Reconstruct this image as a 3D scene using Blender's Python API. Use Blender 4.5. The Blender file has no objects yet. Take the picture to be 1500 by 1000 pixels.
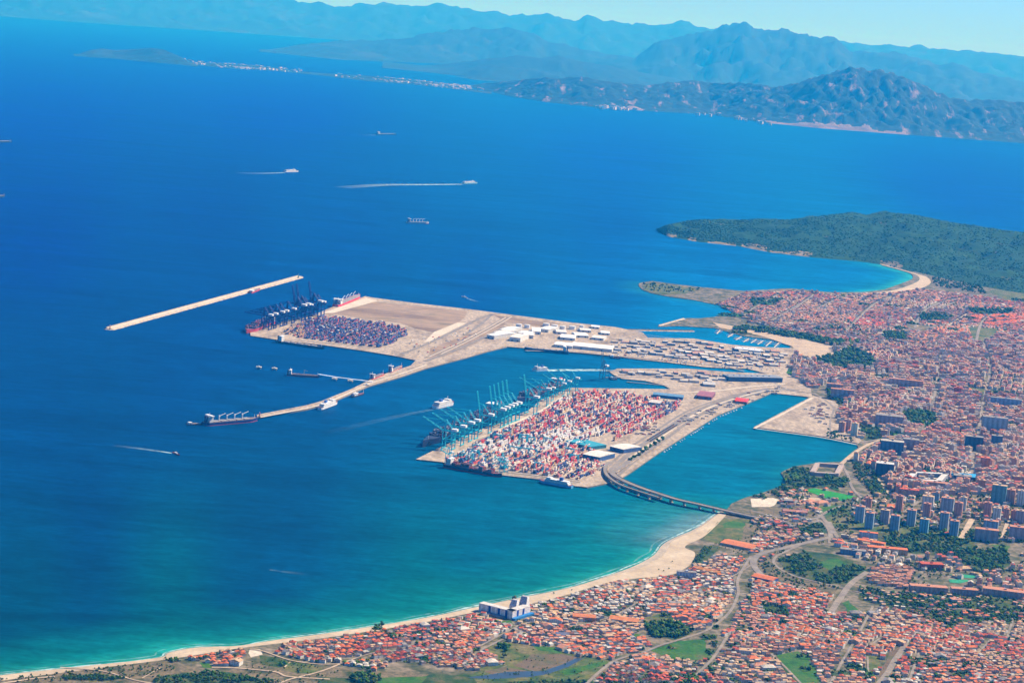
import bpy, math, random
import numpy as np
from mathutils import Vector, Matrix, noise as mnoise
from mathutils.geometry import tessellate_polygon
rnd = random.Random(7)
R = math.radians
sc = bpy.context.scene
COL = sc.collection

# ---------------------------------------------------------------- camera
CAM_H = 1250.0
FOC = 3200.0            # focal length in photo pixels (photo 1500 x 1000)
PITCH = R(8.46); ROLL = R(4.57)
_F = Vector((0, math.cos(PITCH), -math.sin(PITCH)))
_r0 = Vector((1, 0, 0)); _u0 = Vector((0, math.sin(PITCH), math.cos(PITCH)))
_R = _r0*math.cos(ROLL) + _u0*math.sin(ROLL)
_U = -_r0*math.sin(ROLL) + _u0*math.cos(ROLL)
cd = bpy.data.cameras.new('camera'); cam = bpy.data.objects.new('camera', cd); COL.objects.link(cam)
M3 = Matrix((_R, _U, -_F)).transposed()
cam.matrix_world = Matrix.Translation((0, 0, CAM_H)) @ M3.to_4x4()
cd.sensor_width = 36; cd.lens = FOC/1500*36; cd.clip_start = 20; cd.clip_end = 400000
sc.camera = cam

def ray(u, v):
    return _F + _R*((u-750)/FOC) + _U*((500-v)/FOC)
def P(u, v, z=0.0):                      # photo pixel -> point of the ground at height z
    d = ray(u, v)
    t = (z-CAM_H)/d.z
    return Vector((d.x*t, d.y*t, z))
def PX(p):                               # point -> photo pixel (used to look up which district a plot lies in)
    d = Vector(p) - Vector((0, 0, CAM_H))
    k = d.dot(_F)
    return 750 + FOC*d.dot(_R)/k, 500 - FOC*d.dot(_U)/k
def XY(pts, z=0.0):
    return [(P(u, v, z).x, P(u, v, z).y) for u, v in pts]

# ---------------------------------------------------------------- tags
def tag(o, label=None, cat=None, group=None, kind=None):
    if label: o['label'] = label
    if cat: o['category'] = cat
    if group: o['group'] = group
    if kind: o['kind'] = kind
    return o
def empty(name, loc, rz=0.0):
    o = bpy.data.objects.new(name, None); COL.objects.link(o)
    o.location = loc; o.rotation_euler = (0, 0, rz); o.empty_display_size = 1
    return o
def link_mesh(name, me, parent=None, color=None):
    o = bpy.data.objects.new(name, me); COL.objects.link(o)
    if parent: o.parent = parent
    if color: o.color = (*color, 1)
    return o

# ---------------------------------------------------------------- mesh builder
THK = [1.0]                               # stoutness of bars
class MB:
    def __init__(s): s.v = []; s.f = []; s.c = []; s.m = []
    def face(s, pts, col=(1, 1, 1), m=0):
        n = len(s.v); s.v.extend([tuple(p) for p in pts]); s.f.append(tuple(range(n, n+len(pts)))); s.c.append(col); s.m.append(m)
    def prism(s, pts, z0, z1, col=(1, 1, 1), m=0, top=None, mt=None, bottom=False):
        """pts: ccw ring of xy"""
        n = len(pts)
        for i in range(n):
            a, b = pts[i], pts[(i+1) % n]
            s.face([(a[0], a[1], z0), (b[0], b[1], z0), (b[0], b[1], z1), (a[0], a[1], z1)], col, m)
        s.face([(p[0], p[1], z1) for p in pts], top or col, m if mt is None else mt)
        if bottom: s.face([(p[0], p[1], z0) for p in reversed(pts)], col, m)
    def box(s, x0, x1, y0, y1, z0, z1, col=(1, 1, 1), m=0, top=None, mt=None, bottom=True):
        s.prism([(x0, y0), (x1, y0), (x1, y1), (x0, y1)], z0, z1, col, m, top, mt, bottom)
    def rbox(s, cx, cy, a, lx, ly, z0, z1, col=(1, 1, 1), m=0, top=None, mt=None):
        s.prism(rect(cx, cy, a, lx, ly), z0, z1, col, m, top, mt)
    def bar(s, a, b, w, col=(1, 1, 1), m=0, h=None):
        w *= THK[0]; h = h*THK[0] if h else w
        a = Vector(a); b = Vector(b); d = (b-a).normalized()
        x = d.cross(Vector((0, 0, 1)))
        if x.length < 1e-3: x = Vector((1, 0, 0))
        x = x.normalized()*(w/2); y = x.cross(d).normalized()*(h/2)
        A = [a-x-y, a+x-y, a+x+y, a-x+y]; B = [p+(b-a) for p in A]
        for i in range(4):
            j = (i+1) % 4; s.face([A[i], A[j], B[j], B[i]], col, m)
        s.face(A[::-1], col, m); s.face(B, col, m)
    def cyl(s, cx, cy, r, z0, z1, n=12, col=(1, 1, 1), m=0, r1=None, top=None):
        r1 = r if r1 is None else r1
        a = [(cx+r*math.cos(2*math.pi*i/n), cy+r*math.sin(2*math.pi*i/n), z0) for i in range(n)]
        b = [(cx+r1*math.cos(2*math.pi*i/n), cy+r1*math.sin(2*math.pi*i/n), z1) for i in range(n)]
        for i in range(n):
            j = (i+1) % n; s.face([a[i], a[j], b[j], b[i]], col, m)
        s.face(b, top or col, m); s.face(a[::-1], col, m)
    def gable(s, pts, z0, zr, along=0, wallcol=(.7, .7, .7), roofcol=(.4, .2, .1), m=0, mr=0, ov=0.0):
        """gable roof on a 4-point ring; ridge parallel to edge 0-1 (along=0)"""
        p = [Vector((q[0], q[1], z0)) for q in pts]
        if along: p = p[1:]+p[:1]
        r0 = (p[0]+p[3])/2; r1 = (p[1]+p[2])/2; r0.z = r1.z = zr
        s.face([p[0], p[1], r1, r0], roofcol, mr); s.face([p[2], p[3], r0, r1], roofcol, mr)
        s.face([p[1], p[2], r1], wallcol, m); s.face([p[3], p[0], r0], wallcol, m)
    def hip(s, pts, z0, zr, along=0, roofcol=(.4, .2, .1), mr=0, k=.3):
        p = [Vector((q[0], q[1], z0)) for q in pts]
        if along: p = p[1:]+p[:1]
        a = (p[0]+p[3])/2; b = (p[1]+p[2])/2
        r0 = a.lerp(b, k); r1 = a.lerp(b, 1-k); r0.z = r1.z = zr
        s.face([p[0], p[1], r1, r0], roofcol, mr); s.face([p[2], p[3], r0, r1], roofcol, mr)
        s.face([p[1], p[2], r1], roofcol, mr); s.face([p[3], p[0], r0], roofcol, mr)
    def mesh(s, name, mats, smooth=False):
        me = bpy.data.meshes.new(name)
        me.from_pydata(s.v, [], s.f)
        for m in (mats if isinstance(mats, (list, tuple)) else [mats]): me.materials.append(m)
        me.polygons.foreach_set('material_index', s.m)
        at = me.attributes.new('Col', 'FLOAT_COLOR', 'CORNER')
        ln = np.array([len(f) for f in s.f])
        c = np.ones((len(s.f), 4), np.float32); c[:, :3] = np.array(s.c, np.float32).reshape(-1, 3)
        at.data.foreach_set('color', np.repeat(c, ln, axis=0).ravel())
        if smooth: me.shade_smooth()
        me.update()
        return me
    def build(s, name, mats, parent=None, color=None, smooth=False):
        return link_mesh(name, s.mesh(name, mats, smooth), parent, color)

def rect(cx, cy, a, lx, ly):
    ca, sa = math.cos(a), math.sin(a)
    return [(cx+x*ca-y*sa, cy+x*sa+y*ca) for x, y in ((-lx/2, -ly/2), (lx/2, -ly/2), (lx/2, ly/2), (-lx/2, ly/2))]

def inside(poly, xs, ys):                # vectorised point in polygon
    xs = np.asarray(xs, float); ys = np.asarray(ys, float)
    r = np.zeros(xs.shape, bool); n = len(poly); j = n-1
    for i in range(n):
        xi, yi = poly[i]; xj, yj = poly[j]
        c = ((yi > ys) != (yj > ys)) & (xs < (xj-xi)*(ys-yi)/((yj-yi) or 1e-9)+xi)
        r ^= c; j = i
    return r
def in1(poly, x, y): return bool(inside(poly, [x], [y])[0])
def segdist(pl, xs, ys):                 # distance to a polyline
    xs = np.asarray(xs, float); ys = np.asarray(ys, float)
    d = np.full(xs.shape, 1e12)
    for (ax, ay), (bx, by) in zip(pl[:-1], pl[1:]):
        L = (bx-ax)**2+(by-ay)**2 or 1e-9
        t = np.clip(((xs-ax)*(bx-ax)+(ys-ay)*(by-ay))/L, 0, 1)
        d = np.minimum(d, (xs-ax-t*(bx-ax))**2+(ys-ay-t*(by-ay))**2)
    return np.sqrt(d)
def resample(pts, step):
    out = []
    for a, b in zip(pts[:-1], pts[1:]):
        n = max(1, int(math.hypot(b[0]-a[0], b[1]-a[1])/step))
        out += [(a[0]+(b[0]-a[0])*i/n, a[1]+(b[1]-a[1])*i/n) for i in range(n)]
    return out+[pts[-1]]
def rough(pts, step, amp, seed=0):       # natural line: resample and jitter sideways
    q = resample(pts, step)
    return [(x+amp*mnoise.noise((x/step/2.3, y/step/2.3, seed)), y+amp*mnoise.noise((x/step/2.3, y/step/2.3, seed+9.1))) for x, y in q]
def smooth_line(pts, n=4):               # catmull-rom through ground points
    q = [pts[0]]+list(pts)+[pts[-1]]; out = []
    for i in range(1, len(q)-2):
        p0, p1, p2, p3 = [np.array(q[k], float) for k in (i-1, i, i+1, i+2)]
        for k in range(n):
            t = k/n
            out.append(tuple(.5*((2*p1)+(-p0+p2)*t+(2*p0-5*p1+4*p2-p3)*t*t+(-p0+3*p1-3*p2+p3)*t**3)))
    return out+[tuple(pts[-1])]
def area2(p): return sum(p[i-1][0]*p[i][1]-p[i][0]*p[i-1][1] for i in range(len(p)))
def slab(name, poly, z1, z0, mats, side=1, kind='structure'):
    """flat sheet with side walls; poly: ground xy"""
    if area2(poly) < 0: poly = poly[::-1]
    mb = MB()
    for t in tessellate_polygon([[Vector((x, y, 0)) for x, y in poly]]):
        tri = [poly[i] for i in t]
        if area2(tri) < 0: tri = tri[::-1]
        mb.face([(x, y, z1) for x, y in tri], m=0)
    if z0 is not None:
        n = len(poly)
        for i in range(n):
            a, b = poly[i], poly[(i+1) % n]
            mb.face([(a[0], a[1], z0), (b[0], b[1], z0), (b[0], b[1], z1), (a[0], a[1], z1)], m=side)
    o = mb.build(name, mats)
    if kind: o['kind'] = kind
    return o
def ribbon(pts, w, z, mb=None, col=(1, 1, 1), zs=None):
    """strip of width w along ground points"""
    mb = mb or MB(); n = len(pts); L = []; Rr = []
    for i in range(n):
        a = pts[max(i-1, 0)]; b = pts[min(i+1, n-1)]
        dx, dy = b[0]-a[0], b[1]-a[1]; d = math.hypot(dx, dy) or 1
        ww = w[i] if hasattr(w, '__len__') else w
        nx, ny = -dy/d*ww/2, dx/d*ww/2; zz = zs[i] if zs else z
        L.append((pts[i][0]+nx, pts[i][1]+ny, zz)); Rr.append((pts[i][0]-nx, pts[i][1]-ny, zz))
    for i in range(n-1):
        c = col(i/(n-1)) if callable(col) else col
        mb.face([Rr[i], Rr[i+1], L[i+1], L[i]], c)
    return mb

# ---------------------------------------------------------------- materials
def newmat(name):
    m = bpy.data.materials.new(name); m.use_nodes = True
    nt = m.node_tree; b = nt.nodes['Principled BSDF']
    return m, nt, b
def N(nt, t, **kw):
    n = nt.nodes.new(t)
    for k, v in kw.items():
        if k in ('inp',):
            for kk, vv in v.items(): n.inputs[kk].default_value = vv
        else: setattr(n, k, v)
    return n
def mixmul(nt, a, fac, lo, hi):
    """a (colour socket) times a grey from lo..hi driven by fac"""
    mr = N(nt, 'ShaderNodeMapRange'); nt.links.new(fac, mr.inputs['Value'])
    mr.inputs['From Min'].default_value = .3; mr.inputs['From Max'].default_value = .7
    mr.inputs['To Min'].default_value = lo; mr.inputs['To Max'].default_value = hi
    mx = N(nt, 'ShaderNodeVectorMath', operation='MULTIPLY')
    nt.links.new(a, mx.inputs[0]); nt.links.new(mr.outputs[0], mx.inputs[1])
    return mx.outputs[0]
def tinted(name, src='obj', rough=.8, spec=.2, nscale=.2, lo=.75, hi=1.2, metallic=0.0, coord='Object', detail=3):
    """colour from the object (src='obj'), from the faces (src='attr') or fixed (rgb tuple), broken up by noise"""
    m, nt, b = newmat(name)
    if src == 'obj': c = N(nt, 'ShaderNodeObjectInfo').outputs['Color']
    elif src == 'attr': c = N(nt, 'ShaderNodeAttribute', attribute_name='Col').outputs['Color']
    else:
        r = N(nt, 'ShaderNodeRGB'); r.outputs[0].default_value = (*src, 1); c = r.outputs[0]
    tc = N(nt, 'ShaderNodeNewGeometry').outputs['Position'] if coord == 'World' else N(nt, 'ShaderNodeTexCoord').outputs['Object']
    no = N(nt, 'ShaderNodeTexNoise'); no.inputs['Scale'].default_value = nscale; no.inputs['Detail'].default_value = detail
    nt.links.new(tc, no.inputs['Vector'])
    nt.links.new(mixmul(nt, c, no.outputs['Fac'], lo, hi), b.inputs['Base Color'])
    b.inputs['Roughness'].default_value = rough; b.inputs['Specular IOR Level'].default_value = spec
    b.inputs['Metallic'].default_value = metallic
    return m
def patchy(name, cols, scale=.01, detail=6, rough=.9, scale2=.15, lo=.8, hi=1.2, distort=0.0, stretch=None, pos=None):
    """world-space noise through a colour ramp, for ground of all sorts"""
    m, nt, b = newmat(name)
    g = N(nt, 'ShaderNodeNewGeometry').outputs['Position']
    if stretch:
        mp = N(nt, 'ShaderNodeMapping'); mp.inputs['Scale'].default_value = (stretch[0], stretch[1], 1); mp.inputs['Rotation'].default_value = (0, 0, stretch[2])
        nt.links.new(g, mp.inputs['Vector']); g = mp.outputs[0]
    n1 = N(nt, 'ShaderNodeTexNoise'); n1.inputs['Scale'].default_value = scale; n1.inputs['Detail'].default_value = detail; n1.inputs['Roughness'].default_value = .65
    n1.inputs['Distortion'].default_value = distort
    nt.links.new(g, n1.inputs['Vector'])
    cr = N(nt, 'ShaderNodeValToRGB'); nt.links.new(n1.outputs['Fac'], cr.inputs[0])
    e = cr.color_ramp.elements
    k = len(cols)
    ps = pos or [.32+.36*i/(k-1) for i in range(k)]
    while len(e) < k: e.new(.5)
    for i in range(k): e[i].position = ps[i]; e[i].color = (*cols[i], 1)
    n2 = N(nt, 'ShaderNodeTexNoise'); n2.inputs['Scale'].default_value = scale2; n2.inputs['Detail'].default_value = 2
    nt.links.new(g, n2.inputs['Vector'])
    nt.links.new(mixmul(nt, cr.outputs['Color'], n2.outputs['Fac'], lo, hi), b.inputs['Base Color'])
    b.inputs['Roughness'].default_value = rough; b.inputs['Specular IOR Level'].default_value = .15
    return m
# ---------------------------------------------------------------- light, sky, air
SUN_AZ = R(62); SUN_EL = R(44)          # azimuth from straight ahead (+Y) towards the right (+X)
sd = bpy.data.lights.new('sun', 'SUN'); so = bpy.data.objects.new('sun', sd); COL.objects.link(so)
sd.energy = 5.0; sd.angle = R(.53); sd.color = (1, .92, .77)
to_sun = Vector((math.sin(SUN_AZ)*math.cos(SUN_EL), math.cos(SUN_AZ)*math.cos(SUN_EL), math.sin(SUN_EL)))
so.rotation_euler = (-to_sun).to_track_quat('-Z', 'Y').to_euler()
so.location = (0, 0, 3000)
w = bpy.data.worlds.new('World'); sc.world = w; w.use_nodes = True
nt = w.node_tree; bg = nt.nodes['Background']
sky = nt.nodes.new('ShaderNodeTexSky'); sky.sky_type = 'NISHITA'; sky.sun_disc = False
sky.sun_elevation = SUN_EL; sky.sun_rotation = SUN_AZ; sky.altitude = 1200
sky.air_density = 1.0; sky.dust_density = 0.2; sky.ozone_density = 6.0
tn = nt.nodes.new('ShaderNodeVectorMath'); tn.operation = 'MULTIPLY'; tn.inputs[1].default_value = (.34, .60, 1.0)   # a clear, deep blue day
nt.links.new(sky.outputs[0], tn.inputs[0]); nt.links.new(tn.outputs[0], bg.inputs[0]); bg.inputs[1].default_value = .092
vs = sc.view_settings; vs.view_transform = 'Standard'; vs.look = 'None'; vs.gamma = 1; vs.use_curve_mapping = False; vs.exposure = 0.88
sc.cycles.volume_bounces = 0; sc.cycles.max_bounces = 4; sc.cycles.diffuse_bounces = 2; sc.cycles.glossy_bounces = 1
sc.cycles.transparent_max_bounces = 6; sc.cycles.use_denoising = True

HAZE_DENS = 2.9e-5
mb = MB(); mb.box(-130000, 130000, -6000, 250000, -40, 2100); hz = mb.build('haze', [])
hm = bpy.data.materials.new('haze_air'); hm.use_nodes = True; nt = hm.node_tree; nt.nodes.clear()
out = nt.nodes.new('ShaderNodeOutputMaterial'); pv = nt.nodes.new('ShaderNodeVolumePrincipled')
pv.inputs['Color'].default_value = (.012, .36, 1.0, 1); pv.inputs['Absorption Color'].default_value = (1, 1, 1, 1); pv.inputs['Density'].default_value = HAZE_DENS; pv.inputs['Anisotropy'].default_value = .0
nt.links.new(pv.outputs[0], out.inputs['Volume']); hz.data.materials.append(hm); hz['kind'] = 'stuff'
tag(hz, 'pale blue air that veils the far mountains', 'haze')

# ---------------------------------------------------------------- coast lines (photo pixels, then ground)
BEACH_WATER = [(-420, 1050), (-200, 1014), (0, 988), (107, 977), (227, 964), (245, 955), (288, 947), (347, 946), (400, 937), (483, 926), (617, 905), (697, 888),
    (748, 877), (833, 860), (887, 843), (927, 828), (956, 812), (969, 797), (991, 785), (1015, 775), (1044, 756), (1056, 748)]
BEACH_BACK = [(-420, 1062), (-200, 1026), (0, 999), (107, 985), (227, 970), (262, 965), (345, 952), (400, 945), (483, 935), (617, 914), (697, 898), (760, 889), (800, 881), (833, 872),
    (880, 858), (930, 849), (980, 844), (1000, 836), (1012, 827), (1018, 811), (1003, 802), (1030, 788), (1050, 770), (1064, 755)]
BASIN = [(1071, 739), (1092, 729), (1113, 724), (1153, 711), (1149, 703), (1144, 693), (1161, 684), (1193, 680), (1231, 677), (1257, 657)]
QUAY = [(1257, 651), (1207, 641), (1104, 627), (1191, 581)]
P2_SOUTH = [(1153, 579), (1129, 577), (1111, 585), (1087, 595), (1052, 609), (1009, 636), (967, 663), (921, 695), (905, 705), (895, 708), (860, 715)]
P2_NEAR = [(841, 713), (787, 703), (733, 697), (687, 688), (647, 678), (609, 674)]
P2_QUAY = [(635, 661), (674, 643), (694, 635), (735, 616), (773, 603), (792, 587), (836, 569)]
P2_TOP = [(898, 570), (982, 571), (971, 565), (945, 559), (912, 556), (900, 551), (893, 546), (904, 541), (950, 541), (1008, 541), (1068, 546), (1117, 548)]
DOCK_N = [(1094, 541), (1072, 541), (1034, 539), (978, 532), (922, 526), (893, 522), (833, 517), (769, 511), (743, 509), (710, 517), (680, 526), (660, 531), (623, 541), (588, 553), (540, 567), (494, 587), (467, 596), (449, 601), (377, 613)]
JETTY_N = [(376, 609), (449, 595), (470, 589), (515, 571), (543, 557), (569, 547), (601, 537), (609, 529)]
P1_NEAR = [(575, 522), (532, 515), (476, 507), (407, 499), (367, 493)]
P1_TOP = [(366, 486), (419, 471), (468, 459), (481, 453), (535, 435), (545, 437), (607, 445), (687, 454), (755, 463), (840, 474), (900, 480), (941, 488), (949, 496), (1016, 497), (1072, 506), (1105, 509), (1154, 511)]
MARINA_S = [(1163, 502), (1128, 498), (1090, 493), (1046, 481), (990, 478), (964, 479), (965, 477), (990, 471), (1005, 467), (1027, 467), (1053, 464), (1076, 459)]
GARCIA = [(1053, 448), (1016, 440), (979, 435), (949, 429), (937, 424), (938, 415), (953, 412), (979, 416), (1025, 421), (1090, 427), (1158, 423), (1211, 428), (1264, 429)]
GETARES = [(1295, 425), (1325, 414), (1337, 408), (1333, 401), (1314, 395), (1291, 389)]

def nat(px, step=60, amp=14, seed=1): return rough(XY(px), step, amp, seed)
bw = smooth_line(XY(BEACH_WATER), 5); bb = smooth_line(XY(BEACH_BACK), 5)
mainland = bb + XY([(1064, 748)]) + nat(BASIN, 40, 10) + XY([(1252, 640), (1215, 610), (1200, 590), (1165, 575), (1120, 556), (1135, 535), (1154, 514)]) \
    + XY(MARINA_S) + nat(GARCIA, 60, 22, 3) + smooth_line(XY(GETARES), 4) + XY([(1340, 378), (1600, 392), (2300, 440), (2900, 1000), (1500, 2600), (-420, 1700)])
port_main = XY([(1190, 583)]) + XY(P2_SOUTH) + XY(P2_NEAR) + XY(P2_QUAY) + XY(P2_TOP) + XY([(1150, 545), (1185, 560)])
port_out = XY([(1150, 550), (1117, 547)]) + XY(DOCK_N) + XY(JETTY_N) + XY(P1_NEAR) + XY(P1_TOP) + XY([(1170, 512)])
quay_plain = XY(QUAY) + XY([(1225, 590), (1262, 648)])

# ---------------------------------------------------------------- sea, with shallows where the bottom rises to the beach
def stretched(lo, hi, fine, far, g=1.25):
    m = list(np.arange(lo, hi+1, fine)); s = fine; a = m[-1]
    while a < far[1]: s *= g; a += s; m.append(a)
    s = fine; a = m[0]
    while a > far[0]: s *= g; a -= s; m.insert(0, a)
    return np.array(m)
gx = stretched(-2600, 3200, 45, (-120000, 120000)); gy = stretched(3600, 12500, 60, (-5000, 210000))
X, Y = np.meshgrid(gx, gy)
db = segdist(bw, X, Y)
SHADE_PX = [  # how the clear water looks at these places (8-bit green and blue); air in front taken off, the rest painted as base colour, far sky reflection included
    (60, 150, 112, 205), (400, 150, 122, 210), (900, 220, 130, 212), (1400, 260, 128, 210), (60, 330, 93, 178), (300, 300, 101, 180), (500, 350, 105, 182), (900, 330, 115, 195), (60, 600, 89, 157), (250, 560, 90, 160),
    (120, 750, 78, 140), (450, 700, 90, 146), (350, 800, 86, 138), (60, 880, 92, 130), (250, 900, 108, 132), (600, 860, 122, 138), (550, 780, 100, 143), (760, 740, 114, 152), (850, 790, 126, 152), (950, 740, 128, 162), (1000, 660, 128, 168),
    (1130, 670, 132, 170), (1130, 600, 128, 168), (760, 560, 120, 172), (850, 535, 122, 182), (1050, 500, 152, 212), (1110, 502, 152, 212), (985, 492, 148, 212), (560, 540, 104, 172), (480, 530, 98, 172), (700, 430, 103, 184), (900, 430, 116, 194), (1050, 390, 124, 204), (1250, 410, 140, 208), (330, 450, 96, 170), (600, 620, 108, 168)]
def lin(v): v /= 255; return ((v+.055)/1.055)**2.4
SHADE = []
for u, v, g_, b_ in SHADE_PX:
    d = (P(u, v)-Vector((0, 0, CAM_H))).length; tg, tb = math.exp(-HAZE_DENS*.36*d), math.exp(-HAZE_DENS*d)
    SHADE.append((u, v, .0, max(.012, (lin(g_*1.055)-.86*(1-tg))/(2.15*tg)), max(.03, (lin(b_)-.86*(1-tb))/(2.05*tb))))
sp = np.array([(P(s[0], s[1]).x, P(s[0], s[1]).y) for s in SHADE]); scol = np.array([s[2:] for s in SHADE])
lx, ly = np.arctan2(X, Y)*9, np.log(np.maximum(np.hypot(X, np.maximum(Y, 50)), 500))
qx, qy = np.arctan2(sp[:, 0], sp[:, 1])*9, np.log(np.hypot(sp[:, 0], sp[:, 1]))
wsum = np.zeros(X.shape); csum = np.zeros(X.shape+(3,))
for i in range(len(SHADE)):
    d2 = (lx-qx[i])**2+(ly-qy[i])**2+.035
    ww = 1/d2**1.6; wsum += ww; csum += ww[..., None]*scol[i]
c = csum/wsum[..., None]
def blend(c, d, width, col, p=1.0):
    k = np.clip(1-d/width, 0, 1)**p
    return c*(1-k[..., None])+k[..., None]*np.array(col)
jit = np.vectorize(lambda x, y: mnoise.fractal((x/260, y/260, 3.), 1, 2, 3))(np.clip(X, -4000, 4000), np.clip(Y, 3000, 13000))
dbj = db*(1+.35*jit)+20*jit
c = blend(c, dbj, 300, (.002, .135, .115), 1.4)
c = blend(c, dbj, 60, (.012, .19, .15), 1.3)
# sandy shallows by the foot of the bridge
dsh = segdist(XY([(1040, 758), (1000, 775), (975, 790)]), X, Y)
c = blend(c, dsh*(1+.4*jit), 210, (.02, .12, .14), 1.2); c = blend(c, dsh*(1+.5*jit), 70, (.08, .16, .17), 1.0)
dg = segdist(smooth_line(XY([(1264, 429)]+GETARES), 4), X, Y)
c = blend(c, dg, 330, (.002, .14, .22), 1.4); c = blend(c, dg, 90, (.02, .25, .25), 1.2)
for line, wd, cl in ((XY(GARCIA[:6]), 150, (.005, .12, .22)), (XY(BASIN), 60, (.003, .11, .14))):
    c = blend(c, segdist(line, X, Y), wd, cl, 1.3)
ny, nx = X.shape
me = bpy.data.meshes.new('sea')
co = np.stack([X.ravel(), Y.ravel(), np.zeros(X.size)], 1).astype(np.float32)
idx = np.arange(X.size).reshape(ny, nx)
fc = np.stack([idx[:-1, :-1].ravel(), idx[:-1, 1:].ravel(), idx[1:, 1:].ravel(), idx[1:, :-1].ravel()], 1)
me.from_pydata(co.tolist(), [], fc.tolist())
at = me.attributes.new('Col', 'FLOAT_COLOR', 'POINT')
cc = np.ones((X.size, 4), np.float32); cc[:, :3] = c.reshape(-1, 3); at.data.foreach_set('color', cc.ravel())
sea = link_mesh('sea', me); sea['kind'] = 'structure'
m, nt, b = newmat('sea_water')
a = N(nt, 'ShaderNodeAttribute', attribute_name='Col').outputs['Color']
g = N(nt, 'ShaderNodeNewGeometry').outputs['Position']
mp = N(nt, 'ShaderNodeMapping'); mp.inputs['Scale'].default_value = (.0011, .0042, 1); mp.inputs['Rotation'].default_value = (0, 0, R(8)); nt.links.new(g, mp.inputs['Vector'])
n1 = N(nt, 'ShaderNodeTexNoise'); n1.inputs['Scale'].default_value = 1; n1.inputs['Detail'].default_value = 7; n1.inputs['Roughness'].default_value = .62; n1.inputs['Distortion'].default_value = .8
nt.links.new(mp.outputs[0], n1.inputs['Vector'])
mp2 = N(nt, 'ShaderNodeMapping'); mp2.inputs['Scale'].default_value = (.012, .03, 1); mp2.inputs['Rotation'].default_value = (0, 0, R(-14)); nt.links.new(g, mp2.inputs['Vector'])
n2 = N(nt, 'ShaderNodeTexNoise'); n2.inputs['Scale'].default_value = 1; n2.inputs['Detail'].default_value = 4; nt.links.new(mp2.outputs[0], n2.inputs['Vector'])
s1 = mixmul(nt, a, n1.outputs['Fac'], .74, 1.24)
s2 = mixmul(nt, s1, n2.outputs['Fac'], .76, 1.24)
mp3 = N(nt, 'ShaderNodeMapping'); mp3.inputs['Scale'].default_value = (.05, .10, 1); mp3.inputs['Rotation'].default_value = (0, 0, R(20)); nt.links.new(g, mp3.inputs['Vector'])
n3 = N(nt, 'ShaderNodeTexNoise'); n3.inputs['Scale'].default_value = 1; n3.inputs['Detail'].default_value = 3; nt.links.new(mp3.outputs[0], n3.inputs['Vector']); s2 = mixmul(nt, s2, n3.outputs['Fac'], .80, 1.22)
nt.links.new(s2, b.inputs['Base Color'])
b.inputs['Roughness'].default_value = .55; b.inputs['Specular IOR Level'].default_value = .015
me.materials.append(m)

# ---------------------------------------------------------------- ground sheets
M_CITY = patchy('city_ground', [(.03, .05, .015), (.075, .075, .03), (.17, .135, .085), (.21, .165, .12)], .02, 6, scale2=.08, lo=.7, hi=1.25)
M_ROCK = tinted('rubble', (.30, .26, .20), nscale=.12, lo=.5, hi=1.3, coord='World')
M_QUAY = patchy('port_concrete', [(.17, .13, .09), (.30, .23, .165), (.38, .30, .22), (.27, .21, .155)], .009, 8, scale2=.06, lo=.72, hi=1.2, stretch=(1.6, .6, -1.0))
M_QUAYSIDE = tinted('quay_wall', (.16, .145, .12), nscale=.2, coord='World')
slab('mainland_ground', mainland, 3.0, -3, [M_CITY, M_ROCK])
slab('port_ground', port_main, 3.5, -3, [M_QUAY, M_QUAYSIDE])
slab('outer_port_ground', port_out, 3.9, -3, [M_QUAY, M_QUAYSIDE])
slab('quay_ground', quay_plain, 4.3, -3, [M_QUAY, M_QUAYSIDE])

# ---------------------------------------------------------------- beach: slopes from the water to the land
M_SAND = patchy('beach_sand', [(.34, .26, .175), (.42, .325, .22), (.48, .38, .265)], .012, 5, scale2=.1, lo=.88, hi=1.1)
def strip(name, A, Bk, za, zb, mat, n=160, mid=1):
    def par(l):
        s = [0]
        for p, q in zip(l[:-1], l[1:]): s.append(s[-1]+math.hypot(q[0]-p[0], q[1]-p[1]))
        s = np.array(s)/s[-1]; t = np.linspace(0, 1, n)
        return np.stack([np.interp(t, s, [p[0] for p in l]), np.interp(t, s, [p[1] for p in l])], 1)
    a, b2 = par(A), par(Bk); mb = MB()
    a3 = [(x, y, za) for x, y in a]; b3 = [(x, y, zb) for x, y in b2]
    m3 = [((p[0]*.75+q[0]*.25), (p[1]*.75+q[1]*.25), zb-.5) for p, q in zip(a3, b3)]
    for i in range(n-1):
        mb.face([a3[i], m3[i], m3[i+1], a3[i+1]], m=mid); mb.face([m3[i], b3[i], b3[i+1], m3[i+1]], m=0)
    o = mb.build(name, mat); o['kind'] = 'structure'; return o
M_WET = patchy('wet_sand', [(.36, .28, .19), (.46, .37, .26)], .02, 4, rough=.6)
# pair the two beach lines by nearest direction: the back line follows the water line
strip('beach', bw, bb, -.4, 3.4, [M_SAND, M_WET], 240)
gw = smooth_line(XY([(1264, 429)]+GETARES), 5); gb = smooth_line(XY([(1264, 432), (1300, 430), (1336, 426), (1362, 416), (1358, 406), (1335, 399), (1292, 387)], 3), 5)
strip('far_beach', gw, gb, -.4, 3.4, [M_SAND, M_SAND], 60)

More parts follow.
